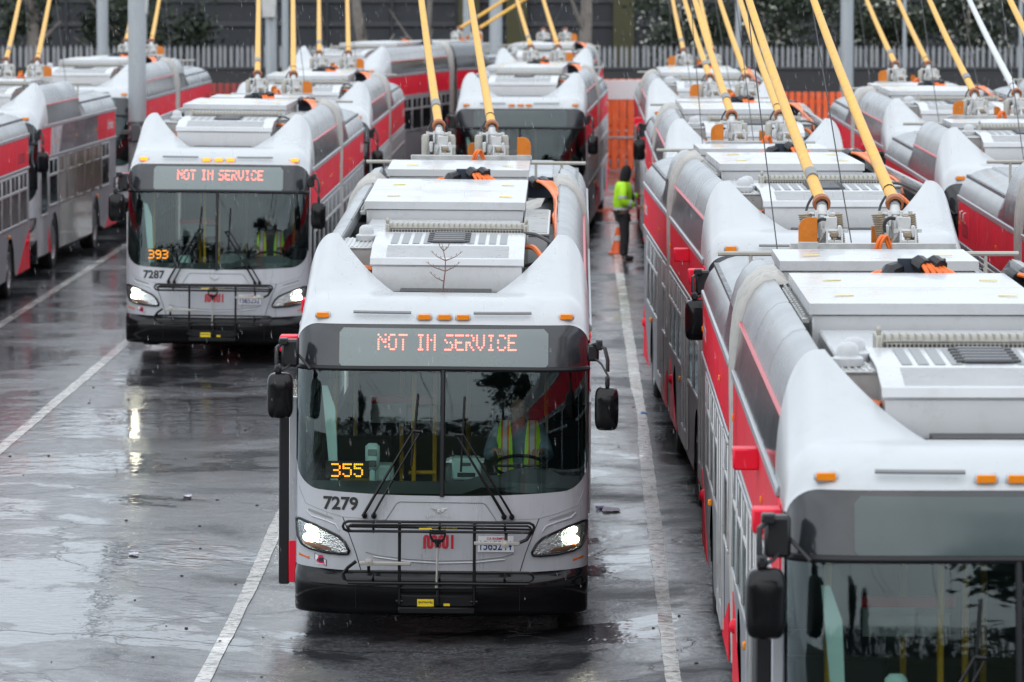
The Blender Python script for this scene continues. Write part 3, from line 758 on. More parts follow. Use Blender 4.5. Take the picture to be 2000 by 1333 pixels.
def m_worm(cx, cz, wd, h, fn):
    """wave-like red wordmark: three nested ribbons that run up and down, then a plain bar"""
    m = MB(); step = wd * .83 / 6.7; x00 = -wd / 2 + step * .36
    xs = [x00 + step * k for k in range(7)]
    for d in (-.27, 0, .27):
        g = d * step; path = [(xs[0] + g, -h / 2)]; zz = h / 2 - step * (.5 + .27 + .10)
        for k in range(6):
            up = k % 2 == 0; sg = 1 if up else -1
            a, b_ = xs[k] + g * sg, xs[k + 1] - g * sg; r = (b_ - a) / 2
            path += [(a + r * (1 - math.cos(t)), sg * (zz + r * math.sin(t))) for t in np.linspace(0, math.pi, 9)]
        path.append((path[-1][0], h / 2)); wdt = .115 * step
        P = [Vector((a, b_)) for a, b_ in path]; Lf = []; Rt = []
        for i in range(len(P)):
            t = P[min(i + 1, len(P) - 1)] - P[max(i - 1, 0)]; t = t.normalized() if t.length > 1e-9 else Vector((0, 1)); nn = Vector((-t.y, t.x)) * wdt
            Lf.append(fn(cx + P[i].x + nn.x, cz + P[i].y + nn.y)); Rt.append(fn(cx + P[i].x - nn.x, cz + P[i].y - nn.y))
        m.grid([Lf, Rt])
    x0 = cx + wd / 2 - wd * .085; m.grid([[fn(x0, cz - h / 2), fn(x0, cz + h / 2)], [fn(cx + wd / 2, cz - h / 2), fn(cx + wd / 2, cz + h / 2)]])
    return m

# roof equipment -----------------------------------------------------------
def m_ac():
    m = MB(); poly = [(1.42, 2.97), (1.42, 3.20), (1.45, 3.255), (2.0, 3.335), (3.08, 3.36), (3.08, 2.97)]
    m.prism(poly, 'x', -.67, .68); m.box(-.675, .685, 1.415, 1.425, 3.205, 3.213); return m
def m_ac_lid():
    m = MB(); m.prism([(1.405, 3.215), (1.44, 3.268), (2.0, 3.35), (3.09, 3.375), (3.09, 3.36), (2.0, 3.335), (1.45, 3.252), (1.415, 3.20)], 'x', -.69, .70); return m
def acz(y): return float(np.interp(y, [1.44, 2.0, 3.09], [3.268, 3.35, 3.375]))
def m_ac_slot(x):
    return MB().add([(x, 2.06, acz(2.06) + .004), (x + .065, 2.06, acz(2.06) + .004), (x + .065, 3.0, acz(3.0) + .004), (x, 3.0, acz(3.0) + .004)], [(0, 1, 2, 3)])
def m_ac_ribs():
    m = MB()
    for k in range(16):
        y = 1.50 + .47 * k / 16; m.box(-.55, .56, y, y + .020, acz(y) + .0005, acz(y) + .003)
    return m
def m_fan():
    m = MB()
    for k in range(5):
        y = 2.12 + k * .17; z = acz(y); m.box(-.15, .15, y, y + .12, z + .003, z + .03, .012)
        for x in (-.17, .17): m.box(x - .025, x + .025, y + .04, y + .08, z + .003, z + .024, .005)
    return m
def m_condenser():
    m = MB(); m.box(-.58, .68, 3.16, 3.20, 3.0, 3.47, .0)
    rows = []
    for a in np.linspace(0, math.pi * .55, 8): rows.append([(-.58, 3.36 - .19 * math.cos(a), 3.40 + .10 * math.sin(a)), (.68, 3.36 - .19 * math.cos(a), 3.40 + .10 * math.sin(a))])
    m.grid(rows); m.box(-.60, .70, 3.2, 3.56, 3.0, 3.42, .01); m.box(-.62, -.58, 3.14, 3.5, 3.0, 3.50, .01); m.box(.68, .72, 3.14, 3.5, 3.0, 3.50, .01)
    for k in range(26): 
        x = -.56 + 1.22 * k / 25; m.box(x - .004, x + .004, 3.19, 3.36, 3.465, 3.505)
    for x in (-.60, .70): m.lathe([(.001, 3.56), (.014, 3.55), (.020, 3.53), (.014, 3.51), (.012, 3.48)], (x, 3.2, 0), 'z', 8)
    return m.move((0, 0, -.055))
def m_mesh_bars():
    m = MB()
    for k in range(44):
        x = -.55 + 1.20 * k / 43; m.box(x - .005, x + .005, 3.135, 3.15, 3.37, 3.455)
    for z in (3.375, 3.40, 3.425, 3.45): m.box(-.56, .66, 3.138, 3.148, z - .003, z + .003)
    return m.move((0, 0, -.055))
def m_mesh_back(): return MB().box(-.57, .67, 3.150, 3.158, 3.305, 3.405)
def m_bat(y0, y1): return MB().box(-.90, .645, y0, y1, 2.97, 3.40, .012)
def m_lid(y0, y1):
    m = MB(); z = 3.40; x0, x1 = -.92, .665; a, b = y0 - .02, y1 + .005; h = .075
    v = [(x0, a, z), (x1, a, z), (x1, b, z), (x0, b, z), (x0, a, z + h), (x1, a, z + h), (x1, b, z + h), (x0, b, z + h), ((x0 + x1) / 2, (a + b) / 2, z + h + .028)]
    m.add(v, [(0, 1, 5, 4), (1, 2, 6, 5), (2, 3, 7, 6), (3, 0, 4, 7), (4, 5, 8), (5, 6, 8), (6, 7, 8), (7, 4, 8)]); return m
def m_hinges(y0, y1, x):
    m = MB()
    for k in range(8):
        y = y0 + .1 + (y1 - y0 - .2) * k / 7; m.box(x - .05, x + .01, y, y + .06, 3.33, 3.37, .006); m.lathe([(.001, 3.40), (.012, 3.395), (.012, 3.36)], (x - .03, y + .03, 0), 'z', 6)
    return m
def m_warn(x, y, z): return MB().box(x, x + .12, y, y + .05, z, z + .003)
def m_mid_panel(): return MB().box(-.86, .63, 3.62, 5.55, 2.97, 3.30, .015)
def m_side_box(): return MB().box(.67, .90, 3.7, 6.6, 2.97, 3.30, .012)
def m_side_lid():
    m = MB(); m.box(.66, .915, 3.68, 6.62, 3.30, 3.325, .006)
    for k in range(34): y = 3.74 + 2.8 * k / 33; m.box(.68, .895, y, y + .03, 3.325, 3.333)
    return m
def m_tray():
    m = MB(); m.prism([(-.98, 3.30), (-.64, 3.30), (-.645, 3.17), (-.80, 3.02), (-.98, 3.02)], 'y', 2.05, 3.05); m.box(-.99, -.63, 2.03, 3.07, 3.30, 3.318, .005)
    for k in range(9): x = -.96 + .32 * k / 8; m.box(x - .008, x + .008, 2.05, 3.05, 3.318, 3.325)
    return m
def m_antenna(x, y): return MB().lathe([(.10, 3.325), (.098, 3.37), (.07, 3.385), (.068, 3.41), (.062, 3.44), (.04, 3.462), (.001, 3.47)], (x, y, 0), 'z', 16)
def cables(paths, r=.0175):
    m = MB()
    for p in paths:
        P = [Vector(q) for q in p]; S_ = []
        for i in range(len(P) - 1):
            p0, p1, p2, p3 = P[max(i - 1, 0)], P[i], P[i + 1], P[min(i + 2, len(P) - 1)]
            for k in range(5):
                t = k / 5; S_.append(.5 * ((2 * p1) + (-p0 + p2) * t + (2 * p0 - 5 * p1 + 4 * p2 - p3) * t * t + (-p0 + 3 * p1 - 3 * p2 + p3) * t ** 3))
        S_.append(P[-1]); m.tube(S_, r, 6)
    return m
def m_cable_right():
    ps = []
    for k in range(5):
        d = .034 * k; ps.append([(.72 + d * .6, 8.75, 3.47 - .012 * k), (.80 + d * .8, 8.55, 3.47), (.89 + d * .6, 8.25, 3.42 - .01 * k), (.955 + .012 * (k % 2), 7.7 - d, 3.36 - d * .5), (.972, 7.0, 3.34 - d), (.965 - .02 * (k % 2), 6.2, 3.33 - d * .8), (.975, 5.0, 3.31 - d), (.97, 4.2, 3.2)])
    return cables(ps)
def m_cable_mid():
    ps = []
    for k in range(5):
        d = k * .042; ps.append([(.02 + d, 9.05, 3.54), (.07 + d * 1.05, 8.98, 3.53 - .01 * k), (.12 + d * 1.15, 8.93, 3.45), (.15 + d * 1.2, 8.95, 3.34), (.16 + d * 1.2, 9.05, 3.2)])
    for k in range(3):
        d = k * .042; ps.append([(-.12, 9.1, 3.50 - .02 * k), (-.19 - d, 9.02, 3.46), (-.25 - d, 8.97, 3.38), (-.28 - d, 9.0, 3.28), (-.28 - d, 9.1, 3.15)])
    return cables(ps)
def m_cable_front():
    ps = []
    for k in range(2):
        d = k * .05; ps.append([(.70, 2.9 - d, 3.26), (.78, 2.7 - d, 3.27), (.86, 2.4 - d, 3.20), (.92, 2.15 - d, 3.12), (.98, 1.95, 3.05)]); ps.append([(-.68, 1.7 + d, 3.14), (-.8, 1.75 + d, 3.16), (-1.0, 1.8 + d, 3.16)])
    return cables(ps, .024)
def m_hose_front():
    ps = [[(.69, 3.1, 3.37), (.78, 2.8, 3.39), (.88, 2.6, 3.36), (1.0, 2.4, 3.30)], [(.70, 2.0, 3.16), (.85, 1.9, 3.2), (1.0, 1.8, 3.15)], [(.70, 1.75, 3.08), (.9, 1.7, 3.12)]]
    return cables(ps, .016)
def m_clamp_mid():
    m = MB(); m.box(-.10, .26, 9.10, 9.13, 3.30, 3.565, .005); return m
def m_sleeve_mid():
    m = MB()
    for k in range(2):
        x = .055 + .115 * k; m.tube([(x - .01, 9.12, 3.53), (x, 9.05, 3.535), (x + .045, 8.985, 3.505)], [.052, .062, .06], 9)
    m.tube([(-.09, 9.13, 3.49), (-.16, 9.05, 3.47), (-.21, 9.0, 3.40)], [.055, .065, .055], 9); return m
def m_bracket_post(): return MB().box(-.06, .04, 9.05, 9.10, 2.95, 3.36, .004)
def m_clamp_side(): return MB().box(.66, .93, 8.86, 8.89, 3.28, 3.50, .005)
def m_sleeve_side():
    m = MB()
    for k in range(2):
        x = .70 + .10 * k; m.tube([(x, 8.88, 3.46), (x + .02, 8.78, 3.465), (x + .06, 8.66, 3.44)], [.05, .058, .052], 9)
    return m
def m_rear_box(d=0): return MB().box(-.88, .63, 10.9 + d, 12.45 + d, 2.97, 3.36, .012)
def m_rear_lid(d=0):
    m = MB(); x0, x1, a, b, z, h = -.90, .65, 10.88 + d, 12.47 + d, 3.36, .075
    v = [(x0, a, z), (x1, a, z), (x1, b, z), (x0, b, z), (x0, a, z + h), (x1, a, z + h), (x1, b, z + h), (x0, b, z + h), (-.12, (a + b) / 2, z + h + .03)]
    return m.add(v, [(0, 1, 5, 4), (1, 2, 6, 5), (2, 3, 7, 6), (3, 0, 4, 7), (4, 5, 8), (5, 6, 8), (6, 7, 8), (7, 4, 8)])
def m_step_plate(d=0):
    m = MB(); m.box(.68, .98, 10.7 + d, 12.2 + d, 3.20, 3.22, .004)
    for k in range(20):
        y = 10.75 + d + 1.4 * k / 19; m.box(.70, .96, y, y + .02, 3.22, 3.227)
    return m
# trolley pole base: local origin at the pivot on the roof frame
def m_pole_frame():
    m = MB(); m.box(-.17, .17, -.14, .12, -.06, .0, .01)
    m.tube([(0, .02, .0), (0, .05, .14), (0, .16, .36)], [.046, .05, .046], 10)
    m.tube([(-.125, .09, .30), (.125, .09, .30)], .016, 8)
    for s in (-1, 1):
        m.tube([(s * .125, .09, .325), (s * .125, .09, .275)], .021, 7); m.box(s * .05 - .012, s * .05 + .012, -.02, .10, .20, .33, .004)
    m.box(.015, .105, -.17, .0, .17, .28, .012)
    for k in range(5): m.box(.008, .112, -.172 + k * .036, -.156 + k * .036, .165, .287, .003)
    m.box(.115, .15, -.21, -.12, .12, .22, .01); m.box(-.10, -.06, -.12, -.04, .10, .22, .01)
    for x in (.02, .145): m.prism([(-.23, 0), (-.10, 0), (-.15, .19), (-.20, .19)], 'x', x, x + .016)
    m.tube([(.0, -.18, .175), (.18, -.18, .175)], .016, 8); m.tube([(-.005, -.18, .19), (-.005, -.18, .16)], .024, 7); m.tube([(.18, -.18, .19), (.18, -.18, .16)], .024, 7)
    m.box(.036, .145, -.215, -.19, .06, .10, .005); m.tube([(-.07, -.08, .02), (.03, -.15, .17)], .012, 6); m.tube([(.04, -.2, .02), (.12, -.2, .09)], .012, 6); m.tube([(.08, -.16, .17), (.08, -.19, .05)], .02, 7)
    return m
def m_knuckle():
    m = MB(); m.box(.05, .12, -.215, -.17, .12, .165, .008); m.tube([(.085, -.20, .03), (.085, -.20, .12)], .016, 7); m.tube([(-.03, -.10, .06), (-.03, -.10, .11)], .02, 7); m.box(.05, .10, -.12, -.02, .285, .30, .004); return m
def m_boot(s): return MB().lathe([(.001, 0), (.043, .0), (.046, .03), (.046, .25), (.040, .285), (.02, .295), (.001, .295)], (s * .150, .06, -.0), 'z', 12)
def m_coil(s):
    m = MB(); P = []; n = 17
    for i in range(n * 10 + 1):
        a = 2 * math.pi * i / 10; t = i / (n * 10); r = .050 if s < 0 else .034
        P.append(((-.085 - .06 * t if s < 0 else .15 - .02 * t) + r * math.cos(a), -.16 + .23 * t + r * math.sin(a), .0 + .30 * t))
    m.tube(P, .0085, 5); return m
def m_collar(): return MB().lathe([(.052, .0), (.074, .005), (.078, .05), (.070, .085), (.052, .09)], (0, 0, 0), 'z', 14)

PANEL_BREAK = .006
def bus(kind, X, D, label, z=None, yaw=0., pitch=0., roll=0., number=None, lit=False, route=None, fin=1, sides=(-1, 1), coil=False, poles=(-.45, 1.75), white_pole=False, mid_pole=None, door=False, wrap=False, text=True, dim=False, front=True, plate=None, rack=True, markers=None, lite=False, pole_x=0., bend=0.):
    L = 18.6 if kind == 60 else 12.3
    b = empty("trolleybus", (X, D, gz(X, D) if z is None else z), (R(pitch), R(roll), R(-yaw)))
    tag(b, label, "bus", "trolleybuses parked in rows in the wet yard")
    K = kind
    def p(name, key, fn, m, par=b, **kw): return part(name, key, fn, m, par, **kw)
    # ---- shell
    def openings(s):
        if K == 60:
            if s < 0: return [(1.98, 3.25), (3.29, 4.56), (6.12, 7.25), (7.29, 8.42), (8.46, 9.48), (10.54, 11.62), (13.12, 14.4), (14.44, 15.7), (15.74, 17.0)], [(4.66, 6.02), (11.72, 13.04)]
            return [(1.95 + 1.27 * k, 1.95 + 1.27 * k + 1.22) for k in range(6)] + [(10.54 + 1.27 * k, 10.54 + 1.27 * k + 1.22) for k in range(6)], []
        if s < 0: return [(1.98, 3.25), (3.29, 4.56), (4.6, 5.87), (7.3, 8.55), (8.6, 9.85), (9.9, 11.1)], [(5.95, 7.22)]
        return [(1.95 + 1.3 * k, 1.95 + 1.3 * k + 1.25) for k in range(7)], []
    secs = [(1.2, 9.52), (10.48, L - .12)] if K == 60 else [(1.2, L - .12)]
    axles = [2.75, 8.35, 15.6] if K == 60 else [2.75, 8.9]
    for i, (a, c) in enumerate(secs):
        for s in (-1, 1):
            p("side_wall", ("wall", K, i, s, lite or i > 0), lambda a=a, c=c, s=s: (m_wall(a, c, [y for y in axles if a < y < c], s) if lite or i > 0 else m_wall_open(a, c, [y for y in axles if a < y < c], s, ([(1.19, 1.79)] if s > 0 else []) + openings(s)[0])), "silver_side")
        p("roof_deck", ("deck", K, i), lambda a=a, c=c, i=i: MB().box(-1.2, 1.2, a if i else 1.25, c, 2.88, 2.955), "deck")
        p("underbody", ("under", K, i), lambda a=a, c=c, i=i: MB().box(-1.2, 1.2, (a if i else .75), c, .26, .42), "under")
        p("wheel_well", ("well", K, i), lambda a=a, c=c: _wells(a, c, axles), "under")
    def m_rear():
        rows = []
        for zz in (.34, 1.2, 2.0, 2.62, 2.85, 2.98, 3.04):
            k = 1 if zz < 2.7 else 1 - ((zz - 2.7) / .36) ** 2 * .35
            rows.append([(W * k * math.copysign(abs(math.sin(t)) ** .55, t), L - .35 + .35 * abs(math.cos(t)) ** .5 - (0 if zz < 2.7 else (zz - 2.7) * .5), zz) for t in np.linspace(-math.pi / 2, math.pi / 2, 25)])
        return MB().grid(rows)
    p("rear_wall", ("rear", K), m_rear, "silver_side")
    p("rear_grille", ("rgr", K), lambda: MB().box(-.9, .9, L - .01, L + .02, .6, 1.5, .01), "steel_dark")
    if K == 60:
        p("bellows", ("bellows",), lambda: m_bellows(9.50, 10.50), "bellows", smooth=60)
    for s in (-1, 1):
        for ya in axles:
            wv = p("wheel", ("wheel", s, ya), lambda s=s, ya=ya: m_wheel(s, ya), "tyre"); p("rim", ("rim", s, ya), lambda s=s, ya=ya: m_rim(s, ya), "rim", wv)
    # ---- side dressing
    if K == 60: hi = [(1.97, 4.5), (4.52, 7.05), (7.07, 9.5)]; hi2 = [(10.50, 12.0)]; slope = (12.02, 12.7); low = (12.72, L - .2)
    else: hi = [(1.97, 4.3), (4.32, 6.6)]; hi2 = []; slope = (6.62, 7.3); low = (7.32, L - .2)
    for s in (-1, 1):
        for (a, c) in hi + hi2:
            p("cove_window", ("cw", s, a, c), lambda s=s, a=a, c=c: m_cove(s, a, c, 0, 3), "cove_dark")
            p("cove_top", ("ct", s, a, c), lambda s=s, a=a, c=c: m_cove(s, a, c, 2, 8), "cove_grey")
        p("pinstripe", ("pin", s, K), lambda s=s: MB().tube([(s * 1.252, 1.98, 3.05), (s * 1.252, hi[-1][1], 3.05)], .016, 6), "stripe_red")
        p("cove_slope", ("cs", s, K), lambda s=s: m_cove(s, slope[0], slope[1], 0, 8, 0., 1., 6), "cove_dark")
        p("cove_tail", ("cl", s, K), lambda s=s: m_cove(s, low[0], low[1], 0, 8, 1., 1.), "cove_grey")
        for i, (a, c) in enumerate(secs):
            p("drip_rail", ("rail", s, K, i), lambda s=s, a=a, c=c, i=i: MB().box(min(s * 1.290, s * 1.318), max(s * 1.290, s * 1.318), a if i else 1.3, c, 2.635, 2.70, .008), "rail")
            p("drip_rail", ("rail2", s, K, i), lambda s=s, a=a, c=c, i=i: MB().box(min(s * 1.290, s * 1.316), max(s * 1.290, s * 1.316), a if i else 1.3, c, 2.085, 2.125, .008), "rail")
        bands = []
        if K == 60: bands = [(.98, 3.9), (3.9, 7.0), (7.0, 9.5), (10.5, 13.0), (13.0, L - .25)]
        else: bands = [(.98, 3.3), (3.3, 6.2), (6.2, 9.2), (9.2, L - .25)]
        for i, (a, c) in enumerate(bands):
            cm = "red"
            if wrap and s > 0: cm = ["red", "wrap_grey", "wrap_grey", "red"][i % 4]
            p("banner_panel", ("bp", s, K, i), lambda s=s, a=a, c=c: MB().box(min(s * 1.29, s * 1.306), max(s * 1.29, s * 1.306), a + .008, c - .008, 2.13, 2.632, .005), cm)
            am = p("side_marker", ("sm", s, K, i), lambda s=s, c=c: MB().box(min(s * 1.306, s * 1.322), max(s * 1.306, s * 1.322), c - .30, c - .27, 2.34, 2.39, .004), "amber_off")
        if wrap and s > 0: p("banner_panel", ("bpw",), lambda: MB().prism([(2.2, 2.135), (3.35, 2.135), (3.9, 2.63), (2.35, 2.63)], 'x', 1.306, 1.310), "wrap_white")
        # windows and doors
        wins, doors = openings(s)
        for (a, c) in wins:
            wf = p("window", ("win", s, a, c), lambda s=s, a=a, c=c: m_window(s, a, c), "wrap_brown" if wrap and s > 0 and 2 < a < 8.5 else "frame"); p("pane", ("pane", s, a, c), lambda s=s, a=a, c=c: m_pane(s, a, c), "wrap_brown" if wrap and s > 0 and 2 < a < 8.5 else ("pane" if lite or a > 9.6 else "side_glass"), wf)
        for (a, c) in doors + ([(.66, 1.86)] if s < 0 else []):
            dm = p("door", ("door", s, a, c), lambda s=s, a=a, c=c: _door(s, a, c), "frame"); p("pane", ("dpane", s, a, c), lambda s=s, a=a, c=c: m_pane(s, a + .06, c - .06, .62, 2.04), "pane", dm)
        if s > 0:
            wf = p("window", ("dwin",), lambda: m_window(1, .80, 1.80, 1.05, 2.06, False), "frame"); p("pane", ("dwinp",), lambda: m_pane(1, .80, 1.80, 1.05, 2.06), "pane" if lite else "side_glass", wf)
        # lower red swooshes and round red lamps
        for i, (a, c) in enumerate(secs):
            p("skirt_panel", ("sk", s, K, i), lambda s=s, c=c, a=a: MB().prism([(c - 1.9, .345), (c - .02, .345), (c - .02, 1.02), (c - .7, .80), (c - 1.4, .5)], 'x', s * 1.297, s * 1.304), "red")
            p("skirt_panel", ("sk2", s, K, i), lambda s=s, c=c, a=a: MB().prism([(a + (.7 if a < 5 else .02), .345), (a + (.95 if a < 5 else 1.6), .345), (a + (.95 if a < 5 else 1.2), .5), (a + (.7 if a < 5 else .02), .8)], 'x', s * 1.297, s * 1.304), "red")
            p("tail_lamp", ("tl", s, K, i), lambda s=s, c=c: MB().lathe([(.001, s * 1.345), (.035, s * 1.34), (.055, s * 1.32), (.06, s * 1.29)], (0, c - .5, .82), 'x', 12), "red_plain")
            p("turn_lamp", ("tu", s, K, i), lambda s=s, c=c: MB().box(min(s * 1.295, s * 1.335), max(s * 1.295, s * 1.335), c - 3.2, c - 3.12, 1.02, 1.08, .01), "amber_off")
    if wrap: p("wrap_glare_panel", ("wrapo",), lambda: MB().box(1.297, 1.303, 3.5, 8.2, .36, 1.15, .002), "wrap_glare_olive")  # lower side panel, headlight reflection put into its colour
    for y in (.78, 4.3):
        p("camera_housing", ("cam", y), lambda y=y: MB().box(-1.47, -1.30, y, y + .22, 2.48, 2.62, .012), "red_plain")
    if text:
        yt = L - 1.05
        for s in (-1, 1):
            p("lettering", ("txt", s, K), lambda s=s: text_mb("San Francisco", .27, lambda u, v: (s * 1.3075, yt + s * u, 2.40 + v), .006, .95, .95), "text_white", smooth=0, fix=False)
    if dim:
        for s in (-1, 1): p("lettering", ("dim", s, K), lambda s=s: text_mb("XCELSIOR", .24, lambda u, v: (s * 1.3075, L - 1.3 + s * u, 2.30 + v), .003, 1., 1.0), "text_dim", smooth=0, fix=False)
        for k in range(2): p("grab_handle", ("gh", k, K), lambda k=k: MB().tube([(-1.30, L - .9 - .5 * k, 2.40), (-1.335, L - .9 - .5 * k, 2.41), (-1.335, L - .9 - .5 * k, 2.52), (-1.30, L - .9 - .5 * k, 2.53)], .010, 6), "alu")
    # ---- front
    p("front_mask", ("mask",), m_mask, "silver", smooth=50); [p("corner_pillar", ("pil", s, lite), lambda s=s: m_pillar(s, s > 0 and not lite), "silver") for s in (-1, 1)]
    p("roof_cap", ("cap",), m_cap, "cap_paint", smooth=32)
    for x0, x1 in ((-.79, -.28), (.27, .78)): p("cap_slot", ("slot", x0), lambda x0=x0, x1=x1: m_slot(x0, x1), "slot_grey")
    mk = "amber_lit" if lit and number != "7279" else "amber_off"
    if markers: mk = markers
    for x in (-1.065, -.163, .015, .178, 1.09):
        ob = p("marker_light", ("mk", x), lambda x=x: m_marker(x), mk); p("bezel", ("mkb", x), lambda x=x: m_marker_bezel(x), "cap_paint", ob)
    p("cap_gap", ("cgap",), lambda: MB().box(-.41, .41, 1.08, 1.40, 2.96, 3.004), "black")
    bm_ = p("bumper", ("bump",), m_bumper, "black_gloss", smooth=50)
    for x in (-.74, .70): p("seam", ("bs", x), lambda x=x: MB().tube([(x, fy(x, .5) - .062, .30), (x, fy(x, .5) - .097, .48), (x, fy(x, .5) - .075, .56)], .003, 5), "under", bm_)
    gs = p("windshield", ("ws",), lambda: m_glass(zbot, lambda x: 2.40 - .01 * x * x), "windshield_glass", smooth=60)
    p("gasket", ("gask",), m_gasket, "rubber", gs)
    p("divider", ("div",), lambda: MB().tube([fp(max(-GX, min(GX, ux(-1 + 2 * i / 40))), 2.405 - .01 * ux(-1 + 2 * i / 40) ** 2, .004) for i in range(41)], .024, 7), "rubber", gs)
    p("divider", ("post",), lambda: MB().tube([fp(.01, zz, .004) for zz in np.linspace(1.29, 2.40, 10)], .021, 6), "rubber", gs)
    ds = p("destination_sign", ("sg",), lambda: m_glass(lambda x: 2.405 - .01 * x * x, ztop, -.004), "sign_mask", smooth=60)
    def sp():
        pts = [px(664, 650), px(672, 642), px(1062, 642), px(1071, 650), px(1071, 711), px(1063, 719), px(672, 719), px(664, 711)]
        return scan_patch(pts, .001, 8, 16)
    p("sign_panel", ("sp",), sp, "sign_panel" if lit else "sign_panel_off", ds)
    if lit:
        cx_, cz_ = px(874, 668)
        p("led_text", ("led", number), lambda: dots_mb("NOT IN SERVICE", .01545, .0205, lambda u, v: fp(cx_ + u, cz_ + v, .006), .0085, 1, .15), "led_red", ds, smooth=0, fix=False)
    # headlights
    for s in (-1, 1):
        h = p("headlight", ("hl", s), lambda s=s: scan_patch(hl(s), .006, 12, 12), "chrome")
        p("frame", ("hlf", s), lambda s=s: m_hl_frame(s), "black_gloss", h)
        c1, c2 = px(606, 1031), px(606, 1050); fl = -s if s > 0 else 1
        sx = lambda x: -s * x
        if lit:
            p("lamp", ("hla", s), lambda: disc_on(-s * c1[0], c1[1], .024, .016), "lamp_on", h, smooth=0); p("lamp", ("hlb", s), lambda: disc_on(-s * c2[0], c2[1] - .002, .040, .015, .8), "lamp_on", h, smooth=0)
        if not lite: p("turn_strip", ("hlt", s), lambda s=s: scan_patch([(-s * q[0], q[1]) for q in (px(597, 1061), px(606, 1058), px(650, 1066), px(654, 1073), px(630, 1072), px(605, 1066))], .012, 4, 6), "lens_amber", h)
        p("lens", ("hll", s), lambda s=s: scan_patch(hl(s, k=.97), .022, 10, 10), "lamp_lens", h, smooth=60)
        br = [px(602, 996), px(606, 994), px(652, 1008), px(657, 1013), px(630, 1007), px(607, 1000)]
        if not lite: p("brow_recess", ("brow", s), lambda s=s: scan_patch([(-s * q[0], q[1]) for q in br], .003, 4, 8), "slot_grey")
        if not lite: p("brow_ridge", ("brr", s), lambda s=s: strip(dense([(-s * q[0], q[1]) for q in (px(603, 999), px(612, 1008), px(640, 1015), px(660, 1022), px(667, 1033))]), .008, .002), "silver")
        if not lite: p("reflector", ("rf", s), lambda s=s: scan_patch([(-s * q[0], q[1]) for q in (px(587, 1083), px(608, 1085), px(608, 1093), px(587, 1092))], .004, 2, 4), "reflector")
        if not lite: p("seam", ("sea", s), lambda s=s: strip(dense([(-s * q[0], q[1]) for q in (px(674, 1007), px(684, 1032), px(700, 1075), px(711, 1112))]), .004, .001), "under")
        if not lite: p("seam", ("seb", s), lambda s=s: strip(dense([(-s * q[0], q[1]) for q in (px(586, 955), px(600, 985), px(640, 998), px(674, 1007), px(745, 1010))]), .0028, .0005), "slot_grey")
    if not lite:
        p("hood_seam", ("hood",), lambda: strip(dense([px(745, 1012), px(759, 1010), px(779, 978), px(786, 975), px(946, 976), px(952, 979), px(974, 1012), px(985, 1012)]), .006, .001), "slot_grey")
        p("hood_seam", ("hood2",), lambda: strip(dense([px(720, 1074), px(745, 1080), px(800, 1086), px(863, 1089), px(930, 1087), px(985, 1081), px(1007, 1074)]), .006, .001), "slot_grey")
        p("hood_ridge", ("hood3",), lambda: strip(dense([px(735, 1083), px(800, 1091), px(863, 1094), px(930, 1092), px(990, 1086)]), .010, .0), "silver")
        p("emblem", ("emb",), lambda: _emblem(), "alu")
        if True:
            p("emblem_lettering", ("embt",), lambda: text_mb("NEW FLYER", .032, lambda u, v: fp(px(862, 1002)[0] + u, px(862, 1002)[1] + v, .006), .0012, 1.05, .215), "alu", smooth=0, fix=False)
        p("logo", ("worm",), lambda: m_worm(px(861, 0)[0], px(0, 1052)[1], .265, .122, lambda x, z: fp(x, z, .004)), "logo_red", smooth=0, fix=False)
    if number:
        p("fleet_number", ("num", number), lambda: text_mb(number, .155, lambda u, v: fp(px(670, 0)[0] + u, px(0, 981)[1] + v, .004), .005, 1.0, .31), "number_black", smooth=0, fix=False)
    if plate:
        pl = p("license_plate", ("plate",), lambda: scan_patch([px(938, 1040), px(1006, 1040), px(1007, 1071), px(937, 1071)], .012, 2, 6), "plate_white")
        p("plate_number", ("pn", plate), lambda: text_mb(plate, .115, lambda u, v: fp(px(972, 0)[0] + u, px(0, 1058)[1] + v, .016), .0012, .95, .275), "plate_blue", pl, smooth=0, fix=False)
        p("plate_state", ("pst",), lambda: text_mb("CA EXEMPT", .028, lambda u, v: fp(px(972, 0)[0] + u, px(0, 1044.5)[1] + v, .016), .0005, 1., .16), "logo_red", pl, smooth=0, fix=False)
    if not lite:
        st = p("sticker", ("stk",), lambda: scan_patch([px(619, 1080), px(643, 1081), px(643, 1105), px(619, 1104)], .003, 2, 3), "number_black")
        p("sticker_face", ("stf",), lambda: scan_patch([px(620.5, 1081.5), px(641.5, 1082.5), px(641.5, 1103.5), px(620.5, 1102.5)], .005, 2, 3), "plate_white", st)
        p("sticker_wedge", ("stw",), lambda: scan_patch([px(628, 1083), px(635, 1083), px(640.5, 1103), px(621.5, 1102.2)], .007, 3, 3), "sticker_pink", st)
        p("sticker_camera", ("stc",), lambda: MB().add([fp(*q, .010) for q in (px(628, 1089), px(638, 1088), px(638, 1095.5), px(629, 1096))], [(0, 1, 2, 3)]).add([fp(*q, .010) for q in (px(624.5, 1091), px(628, 1092), px(628, 1093.5), px(624.5, 1094))], [(0, 1, 2, 3)]), "number_black", st, smooth=0, fix=False)
        p("sticker_text", ("stt",), lambda: text_mb("Enforcement", .014, lambda u, v: fp(px(631, 0)[0] + u, px(0, 1100)[1] + v, .010), .0004, 1., .072), "plate_white", st, smooth=0, fix=False)
    for s in (-1, 1):
        mh = p("mirror", ("mh", s), lambda s=s: m_mirror_head(s), "black_gloss", smooth=50); p("mirror_arm", ("ma", s), lambda s=s: m_mirror_arm(s), "black", mh)
        if not lite: p("wiper", ("wip", s), lambda s=s: m_wiper(s), "rack_black")
